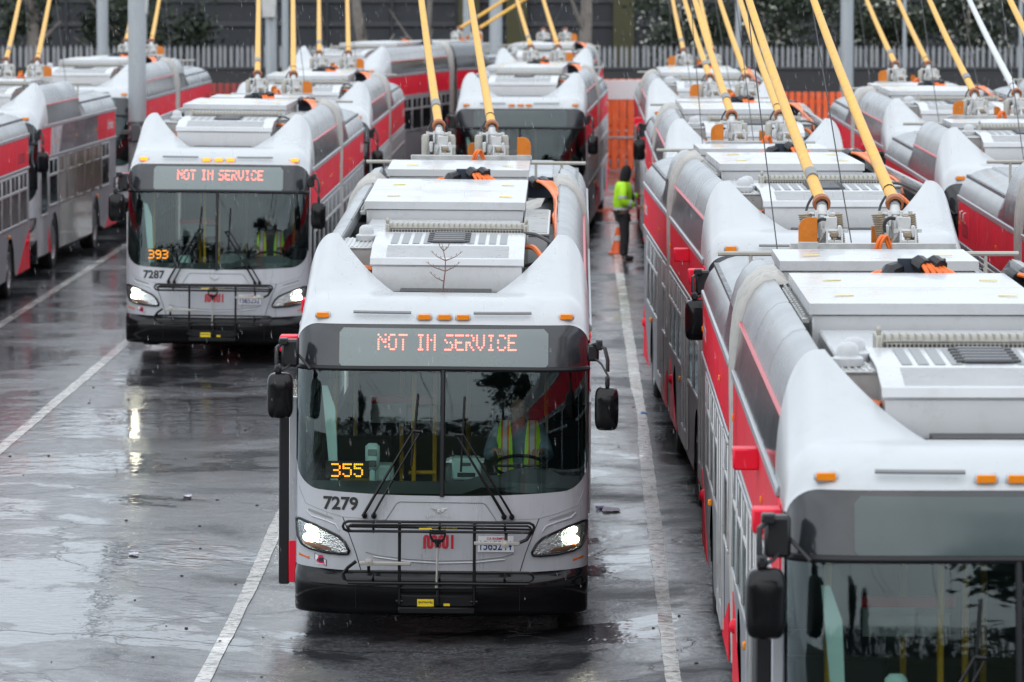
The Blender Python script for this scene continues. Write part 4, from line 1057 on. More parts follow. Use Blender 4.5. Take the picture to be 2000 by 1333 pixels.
    if rack and not lite:
        rk = p("bike_rack", ("rk",), m_rack_frame, "rack_black"); p("handle", ("rkh",), m_rack_handle, "rack_black", rk); p("release_rod", ("rkr",), m_rack_rod, "rack_grey", rk); [p("support_arm", ("rka", q), lambda q=q: m_rack_arm(q), "rack_grey", rk) for q in (0, 1)]
        z = lambda y: .27 + (1190 - y) / 221.
        lb = p("label_plate", ("rkl",), lambda: MB().box(px(822, 0)[0], px(854, 0)[0], -.226, -.222, z(1171), z(1157)), "warn_yellow", rk)
        p("label_text", ("rkt",), lambda: text_mb("sportworks", .036, lambda u, v: (px(838, 0)[0] + u, -.2275, z(1163) + v), .0006, 1., .125), "number_black", rk, smooth=0, fix=False)
        p("label_plate", ("rkl2",), lambda: MB().box(px(873, 0)[0], px(885, 0)[0], -.225, -.222, z(1170), z(1165)).box(px(825, 0)[0], px(850, 0)[0], -.2862, -.284, z(1018.5), z(1016)), "warn_yellow", rk)
        p("tray_text", ("rkt2",), lambda: text_mb("CAUTION LOAD BIKE HERE", .012, lambda u, v: (.02 + u, -.2445, z(1016.5) + v), .0003, 1., .26), "warn_yellow", rk, smooth=0, fix=False)
    if door:
        dl = p("open_door", ("od",), lambda: MB().box(-1.458, -1.366, .60, 1.10, .415, 1.985, .01), "rubber")
        p("door_edge", ("ode",), lambda: MB().box(-1.366, -1.298, .56, .62, .50, 2.10, .006), "silver", dl); p("door_edge", ("odr",), lambda: MB().box(-1.3665, -1.2975, .555, .625, .44, .815, .006), "red_plain", dl)
    # ---- cab and saloon seen through the glass
    if not lite:
        p("floor", ("fl", K), lambda: MB().box(-1.18, 1.18, .75, 9.5, .42, .46), "interior")
        p("ceiling", ("cei", K), lambda: MB().box(-1.24, 1.24, .95, 9.5, 2.35, 2.42), "interior_light")
        p("inner_wall", ("iw", K), lambda: MB().box(-1.26, -1.235, .75, 9.5, .46, 1.19).box(1.235, 1.26, .75, 9.5, .46, 1.19).box(-1.26, -1.235, .75, 9.5, 2.05, 2.36).box(1.235, 1.26, .75, 9.5, 2.05, 2.36).box(-1.25, 1.25, 9.5, 9.55, .46, 2.36), "interior")
    p("sign_housing", ("sgh",), lambda: MB().prism([(.42, 2.42), (.55, 2.75), (1.0, 2.85), (1.0, 2.42)], 'x', -1.1, 1.1), "black")
    p("dashboard", ("dash",), lambda: _dash(), "interior")
    if not lite:
        p("farebox", ("fare",), lambda: MB().box(-.62, -.46, 1.15, 1.4, .46, 1.42, .02).box(-.60, -.48, 1.12, 1.16, 1.28, 1.40, .01), "teal_plastic")
        for i, (x, y) in enumerate([(-1.0, 1.45), (-.30, 1.9), (-.12, 2.3), (-.9, 3.4), (.9, 3.6), (-.45, 3.0), (.15, 4.2)]):
            p("stanchion", ("stn", i), lambda x=x, y=y: MB().tube([(x, y, .46), (x, y, 2.36)], .021, 8), "stanchion")
        p("stanchion", ("stnh",), lambda: MB().tube([(-.95, 1.5, 1.25), (-.55, 1.52, 1.25), (-.50, 1.5, 1.2), (-.48, 1.5, .9)], .02, 7).tube([(-.35, 2.0, 1.25), (-.1, 2.0, 1.25)], .02, 7), "stanchion")
        p("driver_seat", ("ds",), lambda: MB().box(.42, .92, 1.72, 2.22, .9, 1.07, .05).box(.44, .90, 2.2, 2.36, 1.0, 1.8, .06).box(.55, .78, 1.85, 2.1, .46, .9, .02), "seat_dark")
        p("passenger_seat", ("ps",), lambda: MB().box(-1.2, -.55, 3.0, 3.1, .5, 1.45, .03).box(-1.2, -.55, 4.2, 4.3, .5, 1.45, .03).box(.5, 1.2, 3.2, 3.3, .5, 1.45, .03).box(.5, 1.2, 4.4, 4.5, .5, 1.45, .03), "seat_dark")
        p("steering_wheel", ("sw",), lambda: _wheel(), "black")
        p("notice_board", ("nb",), lambda: MB().box(-.72, -.40, 2.7, 2.72, 1.62, 1.80).box(-.38, -.18, 2.7, 2.72, 1.62, 1.76), "interior_light")
        p("notice_board", ("nb2",), lambda: MB().box(-.73, -.15, 2.69, 2.705, 1.80, 1.87), "red_plain")
        p("visor_strip", ("vis",), lambda: MB().prism([(-1.00, 1.35), (-.93, 1.35), (-.96, 2.0), (-1.03, 2.2), (-1.08, 2.2)], 'y', .62, .64), "teal_plastic")
    if route:
        cx2, cz2 = px(681, 919)
        bx_ = p("run_number_sign", ("rb",), lambda: MB().prism([(cx2 - .19, cz2 - .075), (cx2 + .19, cz2 - .075), (cx2 + .19, cz2 + .075), (cx2 - .19, cz2 + .075)], 'y', fy(cx2, cz2) + .10, fy(cx2, cz2) + .16), "led_box")
        p("led_text", ("rt", route), lambda: dots_mb(route, .0165, .0175, lambda u, v: (cx2 + u, fy(cx2, cz2) + .097, cz2 + v), .0085), "led_amber", bx_, smooth=0, fix=False)
    # ---- roof
    p("air_conditioner", ("ac",), m_ac, "white_box"); lid = p("lid", ("acl",), m_ac_lid, "white_box")
    p("rib_plate", ("acr",), m_ac_ribs, "rib_light", lid)
    for x in (-.52, -.42, -.32, -.22, .18, .28, .38, .48): p("slot", ("acs", x), lambda x=x: m_ac_slot(x - .01), "slot_grey", lid, smooth=0)
    p("fan_grille", ("fan",), m_fan, "steel_dark", lid)
    cd_ = p("condenser", ("cond",), m_condenser, "grille"); p("mesh_backing", ("mbk",), m_mesh_back, "steel_dark", cd_); p("mesh", ("mbar",), m_mesh_bars, "grille", cd_)
    p("equipment_tray", ("tray",), m_tray, "alu")
    p("antenna_dome", ("ant", 0), lambda: m_antenna(-.78, 2.75), "white_box"); p("antenna_dome", ("ant", 1), lambda: m_antenna(-.84, 2.35).move((0, 0, 0)), "white_box") if K == 60 and X > 0 else None
    p("cable_bundle", ("cpb", K), lambda: cables([[(-.02 + .03 * q, (13.55 if K == 60 else 7.6) - .34, 3.30), (.0 + .03 * q, (13.55 if K == 60 else 7.6) - .36, 3.44), (.05 + .03 * q, (13.55 if K == 60 else 7.6) - .33, 3.50), (.10 + .02 * q, (13.55 if K == 60 else 7.6) - .30, 3.40)] for q in range(2)], .014), "cable_orange")
    p("cable_bundle", ("cf",), m_cable_front, "cable_orange"); p("hose", ("hf",), m_hose_front, "sleeve")
    if K == 60:
        p("equipment_case", ("mid",), m_mid_panel, "white_box"); p("side_case", ("sb",), m_side_box, "white_box"); p("case_lid", ("sl",), m_side_lid, "alu")
        for a, c in ((5.6, 7.18), (7.22, 8.8)):
            bx_ = p("battery_box", ("bat", a), lambda a=a, c=c: m_bat(a, c), "white_box"); ld = p("lid", ("batl", a), lambda a=a, c=c: m_lid(a, c), "white_box", bx_, smooth=0)
            tag(p("latch_row", ("lat", a), lambda a=a, c=c: m_hinges(a, c, -.92), "alu", bx_), kind="stuff")
            for xw in (-.72, .40): p("warning_label", ("wl", a, xw), lambda a=a, xw=xw: MB().box(xw, xw + .13, a + .55, a + .60, 3.4885, 3.4925), "warn_yellow", bx_)
        cb = p("cable_bundle", ("cr",), m_cable_right, "cable_orange"); p("clamp", ("crc",), m_clamp_side, "bracket_navy", cb); p("sleeve", ("crs",), m_sleeve_side, "sleeve", cb)
        cb = p("cable_bundle", ("cm",), m_cable_mid, "cable_orange"); p("clamp", ("cmc",), m_clamp_mid, "bracket_navy", cb); p("sleeve", ("cms",), m_sleeve_mid, "sleeve", cb); p("post", ("cmp",), m_bracket_post, "alu", cb)
        p("equipment_case", ("rb60",), m_rear_box, "white_box"); p("case_lid", ("rl60",), m_rear_lid, "white_box", smooth=0); p("step_plate", ("stp",), m_step_plate, "alu")
        for xw in (-.7, .35): p("warning_label", ("wlr", xw), lambda xw=xw: MB().box(xw, xw + .13, 11.3, 11.34, 3.453, 3.458), "warn_yellow")
        PB = 13.55
    else:
        p("equipment_case", ("rb40",), lambda: m_rear_box(-6.6), "white_box"); p("case_lid", ("rl40",), lambda: m_rear_lid(-6.6), "white_box", smooth=0)
        p("equipment_case", ("mid40",), lambda: MB().box(-.86, .63, 3.62, 4.2, 2.97, 3.34, .015), "white_box")
        PB = 7.6
    p("pole_platform", ("pp", K), lambda: MB().box(-.62, .62, PB - .45, PB - .38, 3.05, 3.20, .01).box(-.62, .62, PB - .2, PB + .3, 3.05, 3.36, .02), "alu")
    p("cross_beam", ("xb", K), lambda: MB().box(-.72, .66, PB - .30, PB - .26, 3.36, 3.44, .006), "alu"); p("fin_bracket", ("fb", K, fin), lambda: MB().box(fin * .57 - .085, fin * .57 + .085, PB - .325, PB - .30, 3.36, 3.45, .004), "alu")
    p("tail_roof", ("tr", K), lambda: MB().box(-.90, .90, PB + .35, L - .3, 2.96, 3.06, .02), "cove_grey")
    for s in (-1, 1): p("pole_hook", ("hk", K, s), lambda s=s: MB().tube([(s * .55, PB + .9, 3.28), (s * 1.28, PB + .9, 3.28)], .022, 7).tube([(s * .7, PB + .9, 3.05), (s * .7, PB + .9, 3.28)], .016, 6).tube([(s * 1.0, PB + .9, 2.98), (s * 1.0, PB + .9, 3.28)], .016, 6), "boot")
    p("marker_fin", ("fin", K, fin), lambda: _fin(fin * .57, PB - .29), "fin_orange"); p("marker_fin", ("fin2", K, fin), lambda: _fin(-.03 * fin, PB + .16, .62), "fin_orange")
    if coil:
        p("hose", ("hs", K), lambda: cables([[(-.50, PB - .2, 3.36), (-.50, PB - .2, 3.58), (-.46, PB - .2, 3.63), (-.41, PB - .15, 3.625)]], .015), "sleeve"); p("hose", ("hs2", K), lambda: cables([[(.07, PB - .2, 3.52), (.07, PB - .2, 3.60), (.11, PB - .2, 3.64), (.16, PB - .2, 3.635)]], .015), "sleeve")
    dx, rise = poles
    for i, x in enumerate((-.305, .305)):
        x += pole_x; o0 = Vector((x, PB, 3.36)); c0 = Vector((x, PB + .16, 3.36 + .385)); hl_ = math.sqrt(max(.1, 5.9 ** 2 - rise ** 2 - dx ** 2)); dirv = Vector((dx, hl_, rise)); tip = c0 + dirv
        pc = "pole_white" if (white_pole and i) else "pole_yellow"
        d1 = dirv.normalized()
        pl = p("trolley_pole", ("pole", K, i, dx, rise, pole_x), lambda c0=c0, dirv=dirv: MB().tube([c0 + dirv * (.01 + .99 * q / 8) + Vector((0, 0, -.055 * math.sin(math.pi * q / 8))) for q in range(9)], [.052 - .018 * q / 8 for q in range(9)], 12), pc)
        fr = part("pole_base", ("pf",), m_pole_frame, "mech_white", pl, loc=o0); part("knuckle", ("kn",), m_knuckle, "coil", pl, loc=o0)
        for s in (-1, 1):
            if coil: part("spring", ("coil", s), lambda s=s: m_coil(s), "coil", pl, loc=o0, smooth=60)
            else: part("spring", ("boot", s), lambda s=s: m_boot(s), "boot", pl, loc=o0)
        q = Vector((0, 0, 1)).rotation_difference(d1)
        co = part("collar", ("collar",), m_collar, "collar", pl, loc=c0 - d1 * .03); co.rotation_euler = q.to_euler()
        ts = part("root_tube", ("rootk", dx, rise), lambda: MB().tube([(0, 0, -.03), tuple(d1 * .10)], .050, 12), "mech_white", pl, loc=c0)
        if i == 0: part("tape", ("tape", K, dx, rise, pole_x), lambda c0=c0: MB().tube([c0 + d1 * .62, c0 + d1 * .78], .0525, 12), "slot_grey", pl)
        else: part("tape", ("tape2", K, dx, rise, pole_x), lambda c0=c0: MB().tube([c0 + d1 * .33, c0 + d1 * .337], .0535, 10), "black", pl)
        part("lead_wire", ("lead", K, i, pole_x), lambda c0=c0, x=x: cables([[(x - .06, PB + .08, 3.56), (x - .13, PB + .08, 3.62), (x - .12, PB + .16, 3.72), (x - .07, PB + .25, 3.80)]], .011), "sleeve", pl)
        rt = tip + Vector((0, -.25, -.10))
        part("rope", ("rope", K, i, dx, rise, pole_x), lambda rt=rt, x=x: MB().tube([rt, (x * 1.2, L - .1, 2.4)], .0065, 5), "rope", pl)
    if bend:
        J = Matrix.Translation((0, 10, 0)) @ Matrix.Rotation(R(-bend), 4, 'Z') @ Matrix.Translation((0, -10, 0))
        for ch in list(b.children):
            ys = [v.co.y for v in ch.data.vertices]
            if (min(ys) + max(ys)) / 2 > 10.2: ch.matrix_basis = J @ ch.matrix_basis
    return b
def _wells(a, c, axles):
    m = MB()
    for y in axles:
        if a < y < c:
            for s in (-1, 1): m.box(min(s * .9, s * .97), max(s * .9, s * .97), y - .62, y + .62, .42, 1.06); m.box(min(s * .95, s * 1.285), max(s * .95, s * 1.285), y - .62, y + .62, 1.05, 1.08)
            for s in (-1, 1):
                for d in (-.62, .61): m.box(min(s * .95, s * 1.285), max(s * .95, s * 1.285), y + d, y + d + .01, .42, 1.05)
    return m if m.v else m.box(-.1, .1, a, a + .1, .3, .4)
def _door(s, a, c):
    m = MB(); x0, x1 = sorted((s * (W + .001), s * (W + .03))); f = .055; ym = (a + c) / 2
    m.box(x0, x1, a, a + f, .42, 2.07, .006); m.box(x0, x1, c - f, c, .42, 2.07, .006); m.box(x0, x1, a + f, c - f, 2.02, 2.07, .006); m.box(x0, x1, a + f, c - f, .42, .60, .006)
    m.box(x0, x1, ym - f / 2, ym + f / 2, .60, 2.02, .006); return m
def _emblem():
    m = MB(); cx, cz = px(862, 993); f = lambda x, z: fp(cx + x, cz + z, .006)
    for s in (-1, 1):
        for x0, x1, z in ((.018, .075, .022), (.02, .058, .010), (.022, .046, -.001)):
            m.tube([f(s * x0, z - .004), f(s * (x0 + x1) / 2, z + .002), f(s * x1, z + .004)], [.004, .0042, .002], 5)
    m.tube([f(.017 * math.cos(a), -.002 + .017 * math.sin(a)) for a in np.linspace(0, 6.283, 15)], .004, 5, False); m.lathe([(.001, -.003), (.010, 0)], f(0, -.002), 'y', 10)
    return m
def _dash():
    m = MB(); rows = []
    for y, z in ((.30, 1.28), (.55, 1.36), (.9, 1.30), (1.0, .9), (1.0, .46)):
        rows.append([(x, max(y, fy(x, 1.33) + .04) if y < .5 else y, z + (.06 if x > .2 and z > 1.2 else 0)) for x in np.linspace(-1.22, 1.22, 15)])
    m.grid(rows)
    m.box(.02, .38, .75, 1.15, 1.28, 1.47, .03); m.lathe([(.001, 1.47), (.20, 1.45), (.33, 1.38), (.36, 1.30)], (.78, .62, 0), 'z', 18); return m
def _wheel():
    m = MB(); c = Vector((.68, 1.36, 1.40))
    P = [c + Vector((.235 * math.cos(a), .235 * math.sin(a) * math.cos(R(16)), .235 * math.sin(a) * math.sin(R(16)))) for a in np.linspace(0, 2 * math.pi, 25)]
    m.tube(P, .017, 7, False); m.tube([P[0], c, P[12]], .014, 6); m.tube([c, P[18]], .014, 6); m.tube([c, (.68, 1.15, 1.2)], .04, 8); return m
def _fin(x, y, k=1.):
    z0, z1, w_ = 3.40, 3.40 + .25 * k, .155 * k; s = 1 if x > 0 else -1
    pts = [(x - w_ / 2 * s, z0), (x - w_ / 2 * s, z1)] + [(x + s * (w_ / 2 - .09 * k + .09 * k * math.sin(a)), z1 - .09 * k + .09 * k * math.cos(a)) for a in np.linspace(0, math.pi / 2, 7)] + [(x + w_ / 2 * s, z0)]
    return MB().prism(pts, 'y', y, y + .03)
# ------------------------------------------------------------------ the parked fleet
B = {}
B['C1'] = bus(60, -1.195, 42.95, "nearest full-front grey and red trolleybus numbered 7279, headlights on, bike rack folded", z=-.175, pitch=1.42, roll=.45, pole_x=-.11, number="7279", lit=True, route="355", fin=1, door=True, plate="1565244")
B['D1'] = bus(60, 2.49, 27.4, "unlit trolleybus cut off by the lower right corner, beside the right white line", z=.045, fin=-1, coil=True, pole_x=-.13, door=True, number=None)
B['D2'] = bus(60, 2.61, 48.2, "unlit trolleybus directly behind the lower right corner bus, mirror over its red flank", z=.12, fin=-1, coil=False, poles=(-.30, 1.7), yaw=-1.2, pole_x=-.06)
B['D3'] = bus(60, 2.52, 67.8, "third trolleybus back in the row on the right of the walking worker", z=.12, fin=-1, lite=True)
B['D4'] = bus(60, 2.60, 91.5, "fourth trolleybus back in the right row, standing beside the worker in yellow", z=.12, fin=-1, poles=(-.25, 1.7), lite=True)
B['B1'] = bus(60, -5.13, 69.6, "grey trolleybus numbered 7287 with run number 393 lit and headlights on", z=.13, roll=.6, number="7287", lit=True, route="393", fin=1, plate="1565252", poles=(-.35, 1.75))
B['B2'] = bus(60, -5.04, 88.7, "trolleybus parked nose to tail right behind the one numbered 7287", z=.12, fin=1, poles=(-.3, 1.75), lite=True)
B['B3'] = bus(60, -6.42, 126.5, "trolleybus standing askew before the palisade fence, poles slanting to the right", z=.1, yaw=10, bend=16, fin=1, poles=(1.9, 2.6), lite=True)
B['C2'] = bus(60, -1.12, 96.8, "unlit trolleybus facing us behind the poles of the bus numbered 7279", z=.1, yaw=1.75, fin=1, rack=False, poles=(-.75, 1.75))
B['C3'] = bus(60, -.85, 124.0, "trolleybus mostly hidden behind the unlit bus that faces us, orange fins showing", z=.1, yaw=1.0, fin=1, poles=(0, -.42), lite=True)
B['A0'] = bus(60, -10.85, 67.2, "trolleybus at the left edge, only its grey and red tail side in view", z=.1, fin=1, dim=True, text=False, lite=True)
B['A1'] = bus(40, -11.05, 88.3, "short trolleybus with an advert wrap along its side at the left", z=.1, fin=1, wrap=True, yaw=1.6, poles=(-.40, 1.75))
B['A2'] = bus(60, -10.75, 104.5, "trolleybus behind the grey lamp post at the left, red band towards the fence", z=.1, fin=1, yaw=1.0, text=False, dim=True, poles=(-.25, 1.75), lite=True)
B['E0'] = bus(60, 6.15, 43.9, "trolleybus at the right edge with dark lettering and grab handles on its red band", z=.15, fin=-1, dim=True, text=False, lite=True)
B['E1'] = bus(40, 6.05, 63.3, "short trolleybus with one white pole at the right, red box below its wing", z=.15, fin=-1, white_pole=True)
B['E2'] = bus(60, 6.25, 78.0, "trolleybus in the far right row behind the short bus with a white pole", z=.12, fin=-1, text=False, dim=True, lite=True)
B['F1'] = bus(60, 9.9, 84.8, "trolleybus at the upper right edge, a sliver of dark roof and red band", z=.12, fin=-1, text=False, lite=True)
# ------------------------------------------------------------------ people
def skin_mesh(name, nodes, edges, material, sub=2):
    """continuous surface grown round a skeleton: nodes {key: (pos, rx, ry)}"""
    keys = list(nodes); me = bpy.data.meshes.new(name); me.from_pydata([nodes[k][0] for k in keys], [(keys.index(a), keys.index(b)) for a, b in edges], [])
    ob = bpy.data.objects.new(name, me); COL.objects.link(ob); sm = ob.modifiers.new("s", 'SKIN'); sm.use_smooth_shade = True
    for i, k in enumerate(keys):
        v = me.skin_vertices[0].data[i]; r = nodes[k][1:]; v.radius = (r[0], r[-1]); v.use_root = (i == 0)
    ss = ob.modifiers.new("u", 'SUBSURF'); ss.levels = sub; ss.render_levels = sub
    bpy.context.view_layer.update()
    out = bpy.data.meshes.new_from_object(ob.evaluated_get(bpy.context.evaluated_depsgraph_get()))
    bpy.data.objects.remove(ob); out.materials.clear(); out.materials.append(MATS[material]); out.polygons.foreach_set("use_smooth", [True] * len(out.polygons)); out.name = name
    return out
def child(name, me, parent):
    o = bpy.data.objects.new(name, me); COL.objects.link(o); o.parent = parent; return o
def hand(p, d, up, k=1.):
    """palm with four fingers and a thumb, skeleton nodes starting at wrist p and pointing along d"""
    p, d, up = Vector(p), Vector(d).normalized(), Vector(up).normalized(); s = d.cross(up).normalized(); N = {}; E = []
    N['w'] = (p, .022 * k, .018 * k); N['p'] = (p + d * .05 * k, .036 * k, .016 * k); N['q'] = (p + d * .085 * k, .038 * k, .014 * k); E += [('w', 'p'), ('p', 'q')]
    for i, ln in enumerate((.062, .074, .068, .052)):
        o = s * (.030 - .020 * i) * k; a, b_, c_ = 'a%d' % i, 'b%d' % i, 'c%d' % i
        N[a] = (p + d * .095 * k + o, .0095 * k); N[b_] = (p + d * (.095 + ln * .5) * k + o - up * .018 * k, .0088 * k); N[c_] = (p + d * (.095 + ln * .8) * k + o - up * .050 * k, .0078 * k); E += [('q', a), (a, b_), (b_, c_)]
    N['t1'] = (p + d * .045 * k + s * .045 * k - up * .01 * k, .011 * k); N['t2'] = (p + d * .085 * k + s * .058 * k - up * .03 * k, .0095 * k); E += [('p', 't1'), ('t1', 't2')]
    return N, E
def ring(c, ax, rx, ry, h, n=20):
    c, ax = Vector(c), Vector(ax).normalized(); u = ax.cross(Vector((0, 1, 0)) if abs(ax.y) < .8 else Vector((1, 0, 0))).normalized(); v = ax.cross(u); rows = []
    for t in (-h, h): rows.append([c + ax * t + u * rx * math.cos(a) + v * ry * math.sin(a) for a in np.linspace(0, 2 * math.pi, n + 1)[:-1]])
    return MB().grid(rows, True)

# worker on foot, facing +x, beside the right-hand row
wk = empty("person", (.90, 93.6, gz(1, 93.6)), (0, 0, R(12))); tag(wk, "person on foot in yellow hi-vis jacket, black hood and dark trousers, reaching to a bus", "person")
V = lambda *a: Vector(a)
body = {'pel': (V(0, 0, .96), .13, .15), 'wst': (V(.0, 0, 1.12), .12, .15), 'chs': (V(.0, 0, 1.34), .12, .17), 'nk': (V(.02, 0, 1.50), .06), 'nk2': (V(.05, 0, 1.56), .055), 'hd': (V(.07, 0, 1.65), .085, .08), 'hd2': (V(.08, 0, 1.73), .085, .078), 'hd3': (V(.075, 0, 1.79), .05),
        'sr': (V(-.01, -.19, 1.44), .06), 'er': (V(-.07, -.27, 1.15), .045), 'wr': (V(.20, -.26, 1.06), .030), 'sl': (V(.01, .19, 1.44), .06), 'el': (V(.16, .27, 1.20), .045), 'wl': (V(.40, .22, 1.23), .030)}
be = [('pel', 'wst'), ('wst', 'chs'), ('chs', 'nk'), ('nk', 'nk2'), ('nk2', 'hd'), ('hd', 'hd2'), ('hd2', 'hd3'), ('chs', 'sr'), ('sr', 'er'), ('er', 'wr'), ('chs', 'sl'), ('sl', 'el'), ('el', 'wl')]
for s, t in ((-1, 'r'), (1, 'l')):
    dx = .04 if s > 0 else -.02
    body['h' + t] = (V(0, s * .09, .90), .09); body['k' + t] = (V(.03 + dx, s * .105, .50), .060); body['a' + t] = (V(-.0 + dx, s * .11, .10), .045); body['f' + t] = (V(.07 + dx, s * .12, .05), .045, .04); body['z' + t] = (V(.19 + dx, s * .125, .04), .04, .03)
    be += [('pel', 'h' + t), ('h' + t, 'k' + t), ('k' + t, 'a' + t), ('a' + t, 'f' + t), ('f' + t, 'z' + t)]
child("body", skin_mesh("body", body, be, "skin"), wk)
tr = {'pel': (V(0, 0, .98), .155, .17)}; te = []
for s, t in ((-1, 'r'), (1, 'l')):
    dx = .04 if s > 0 else -.02
    tr['h' + t] = (V(0, s * .09, .86), .115); tr['k' + t] = (V(.03 + dx, s * .105, .50), .092); tr['c' + t] = (V(.01 + dx, s * .108, .28), .088); tr['a' + t] = (V(.0 + dx, s * .11, .085), .082); te += [('pel', 'h' + t), ('h' + t, 'k' + t), ('k' + t, 'c' + t), ('c' + t, 'a' + t)]
child("trousers", skin_mesh("trousers", tr, te, "trousers"), wk)
for s in (-1, 1):
    dx = .04 if s > 0 else -.02
    child("boot", skin_mesh("boot", {'a': (V(dx - .03, s * .112, .07), .055, .06), 'b': (V(.07 + dx, s * .12, .05), .055, .048), 'c': (V(.20 + dx, s * .127, .045), .048, .04)}, [('a', 'b'), ('b', 'c')], "black"), wk)
jk = {'hem': (V(-.01, 0, .92), .165, .195), 'wst': (V(-.015, 0, 1.08), .165, .20), 'chs': (V(-.01, 0, 1.32), .165, .205), 'top': (V(.01, 0, 1.49), .12, .15), 'sr': (V(-.02, -.20, 1.42), .105), 'mr': (V(-.06, -.265, 1.28), .085), 'er': (V(-.07, -.28, 1.14), .092), 'wr': (V(.17, -.265, 1.07), .068), 'sl': (V(.0, .20, 1.42), .095), 'el': (V(.15, .275, 1.20), .078), 'wl': (V(.36, .23, 1.23), .056)}
je = [('hem', 'wst'), ('wst', 'chs'), ('chs', 'top'), ('chs', 'sr'), ('sr', 'mr'), ('mr', 'er'), ('er', 'wr'), ('chs', 'sl'), ('sl', 'el'), ('el', 'wl')]
jo = child("jacket", skin_mesh("jacket", jk, je, "hivis"), wk)
for c_, ax, rx, ry in (((-.015, 0, 1.00), (0, 0, 1), .178, .215), ((-.066, -.272, 1.22), (.1, .12, 1), .092, .092), ((.06, -.273, 1.105), (1, 0, -.3), .082, .082), ((.26, .255, 1.215), (1, -.2, .1), .07, .07)):
    child("reflective_band", ring(c_, ax, rx, ry, .026).mesh("reflective_band", "tape_silver"), jo)
child("vest_front", skin_mesh("vest_front", {'a': (V(.115, -.02, .98), .06, .10), 'b': (V(.125, -.03, 1.2), .06, .10), 'c': (V(.09, -.01, 1.42), .06, .10)}, [('a', 'b'), ('b', 'c')], "cloth_black"), wk)
child("hood", skin_mesh("hood", {'a': (V(.015, 0, 1.49), .095, .11), 'b': (V(.03, 0, 1.57), .105, .11), 'c': (V(.055, 0, 1.67), .128, .118), 'd': (V(.065, 0, 1.77), .10, .10), 'e': (V(.06, 0, 1.83), .05)}, [('a', 'b'), ('b', 'c'), ('c', 'd'), ('d', 'e')], "cloth_black"), wk)
for p0, d0 in (((.20, -.26, 1.06), (1, .1, -.1)), ((.40, .22, 1.23), (1, 0, .15))):
    N_, E_ = hand(p0, d0, (0, 0, 1)); child("hand", skin_mesh("hand", N_, E_, "skin_pale", 1), wk)
cn = empty("traffic_cone", (.82, 95.8, gz(.6, 95))); tag(cn, "small orange traffic cone standing behind the walking worker's legs", "cone")
part("base", ("cnb",), lambda: MB().box(-.19, .19, -.19, .19, 0, .035, .02), "cone_orange", cn); part("body", ("cnc",), lambda: MB().lathe([(.145, .035), (.13, .06), (.035, .50), (.028, .52), (.001, .52)], n=18), "cone_orange", cn)
part("band", ("cnw",), lambda: MB().lathe([(.0925, .26), (.068, .36)], n=18).lathe([(.093, .26), (.0685, .36)], n=18), "tape_silver", cn)

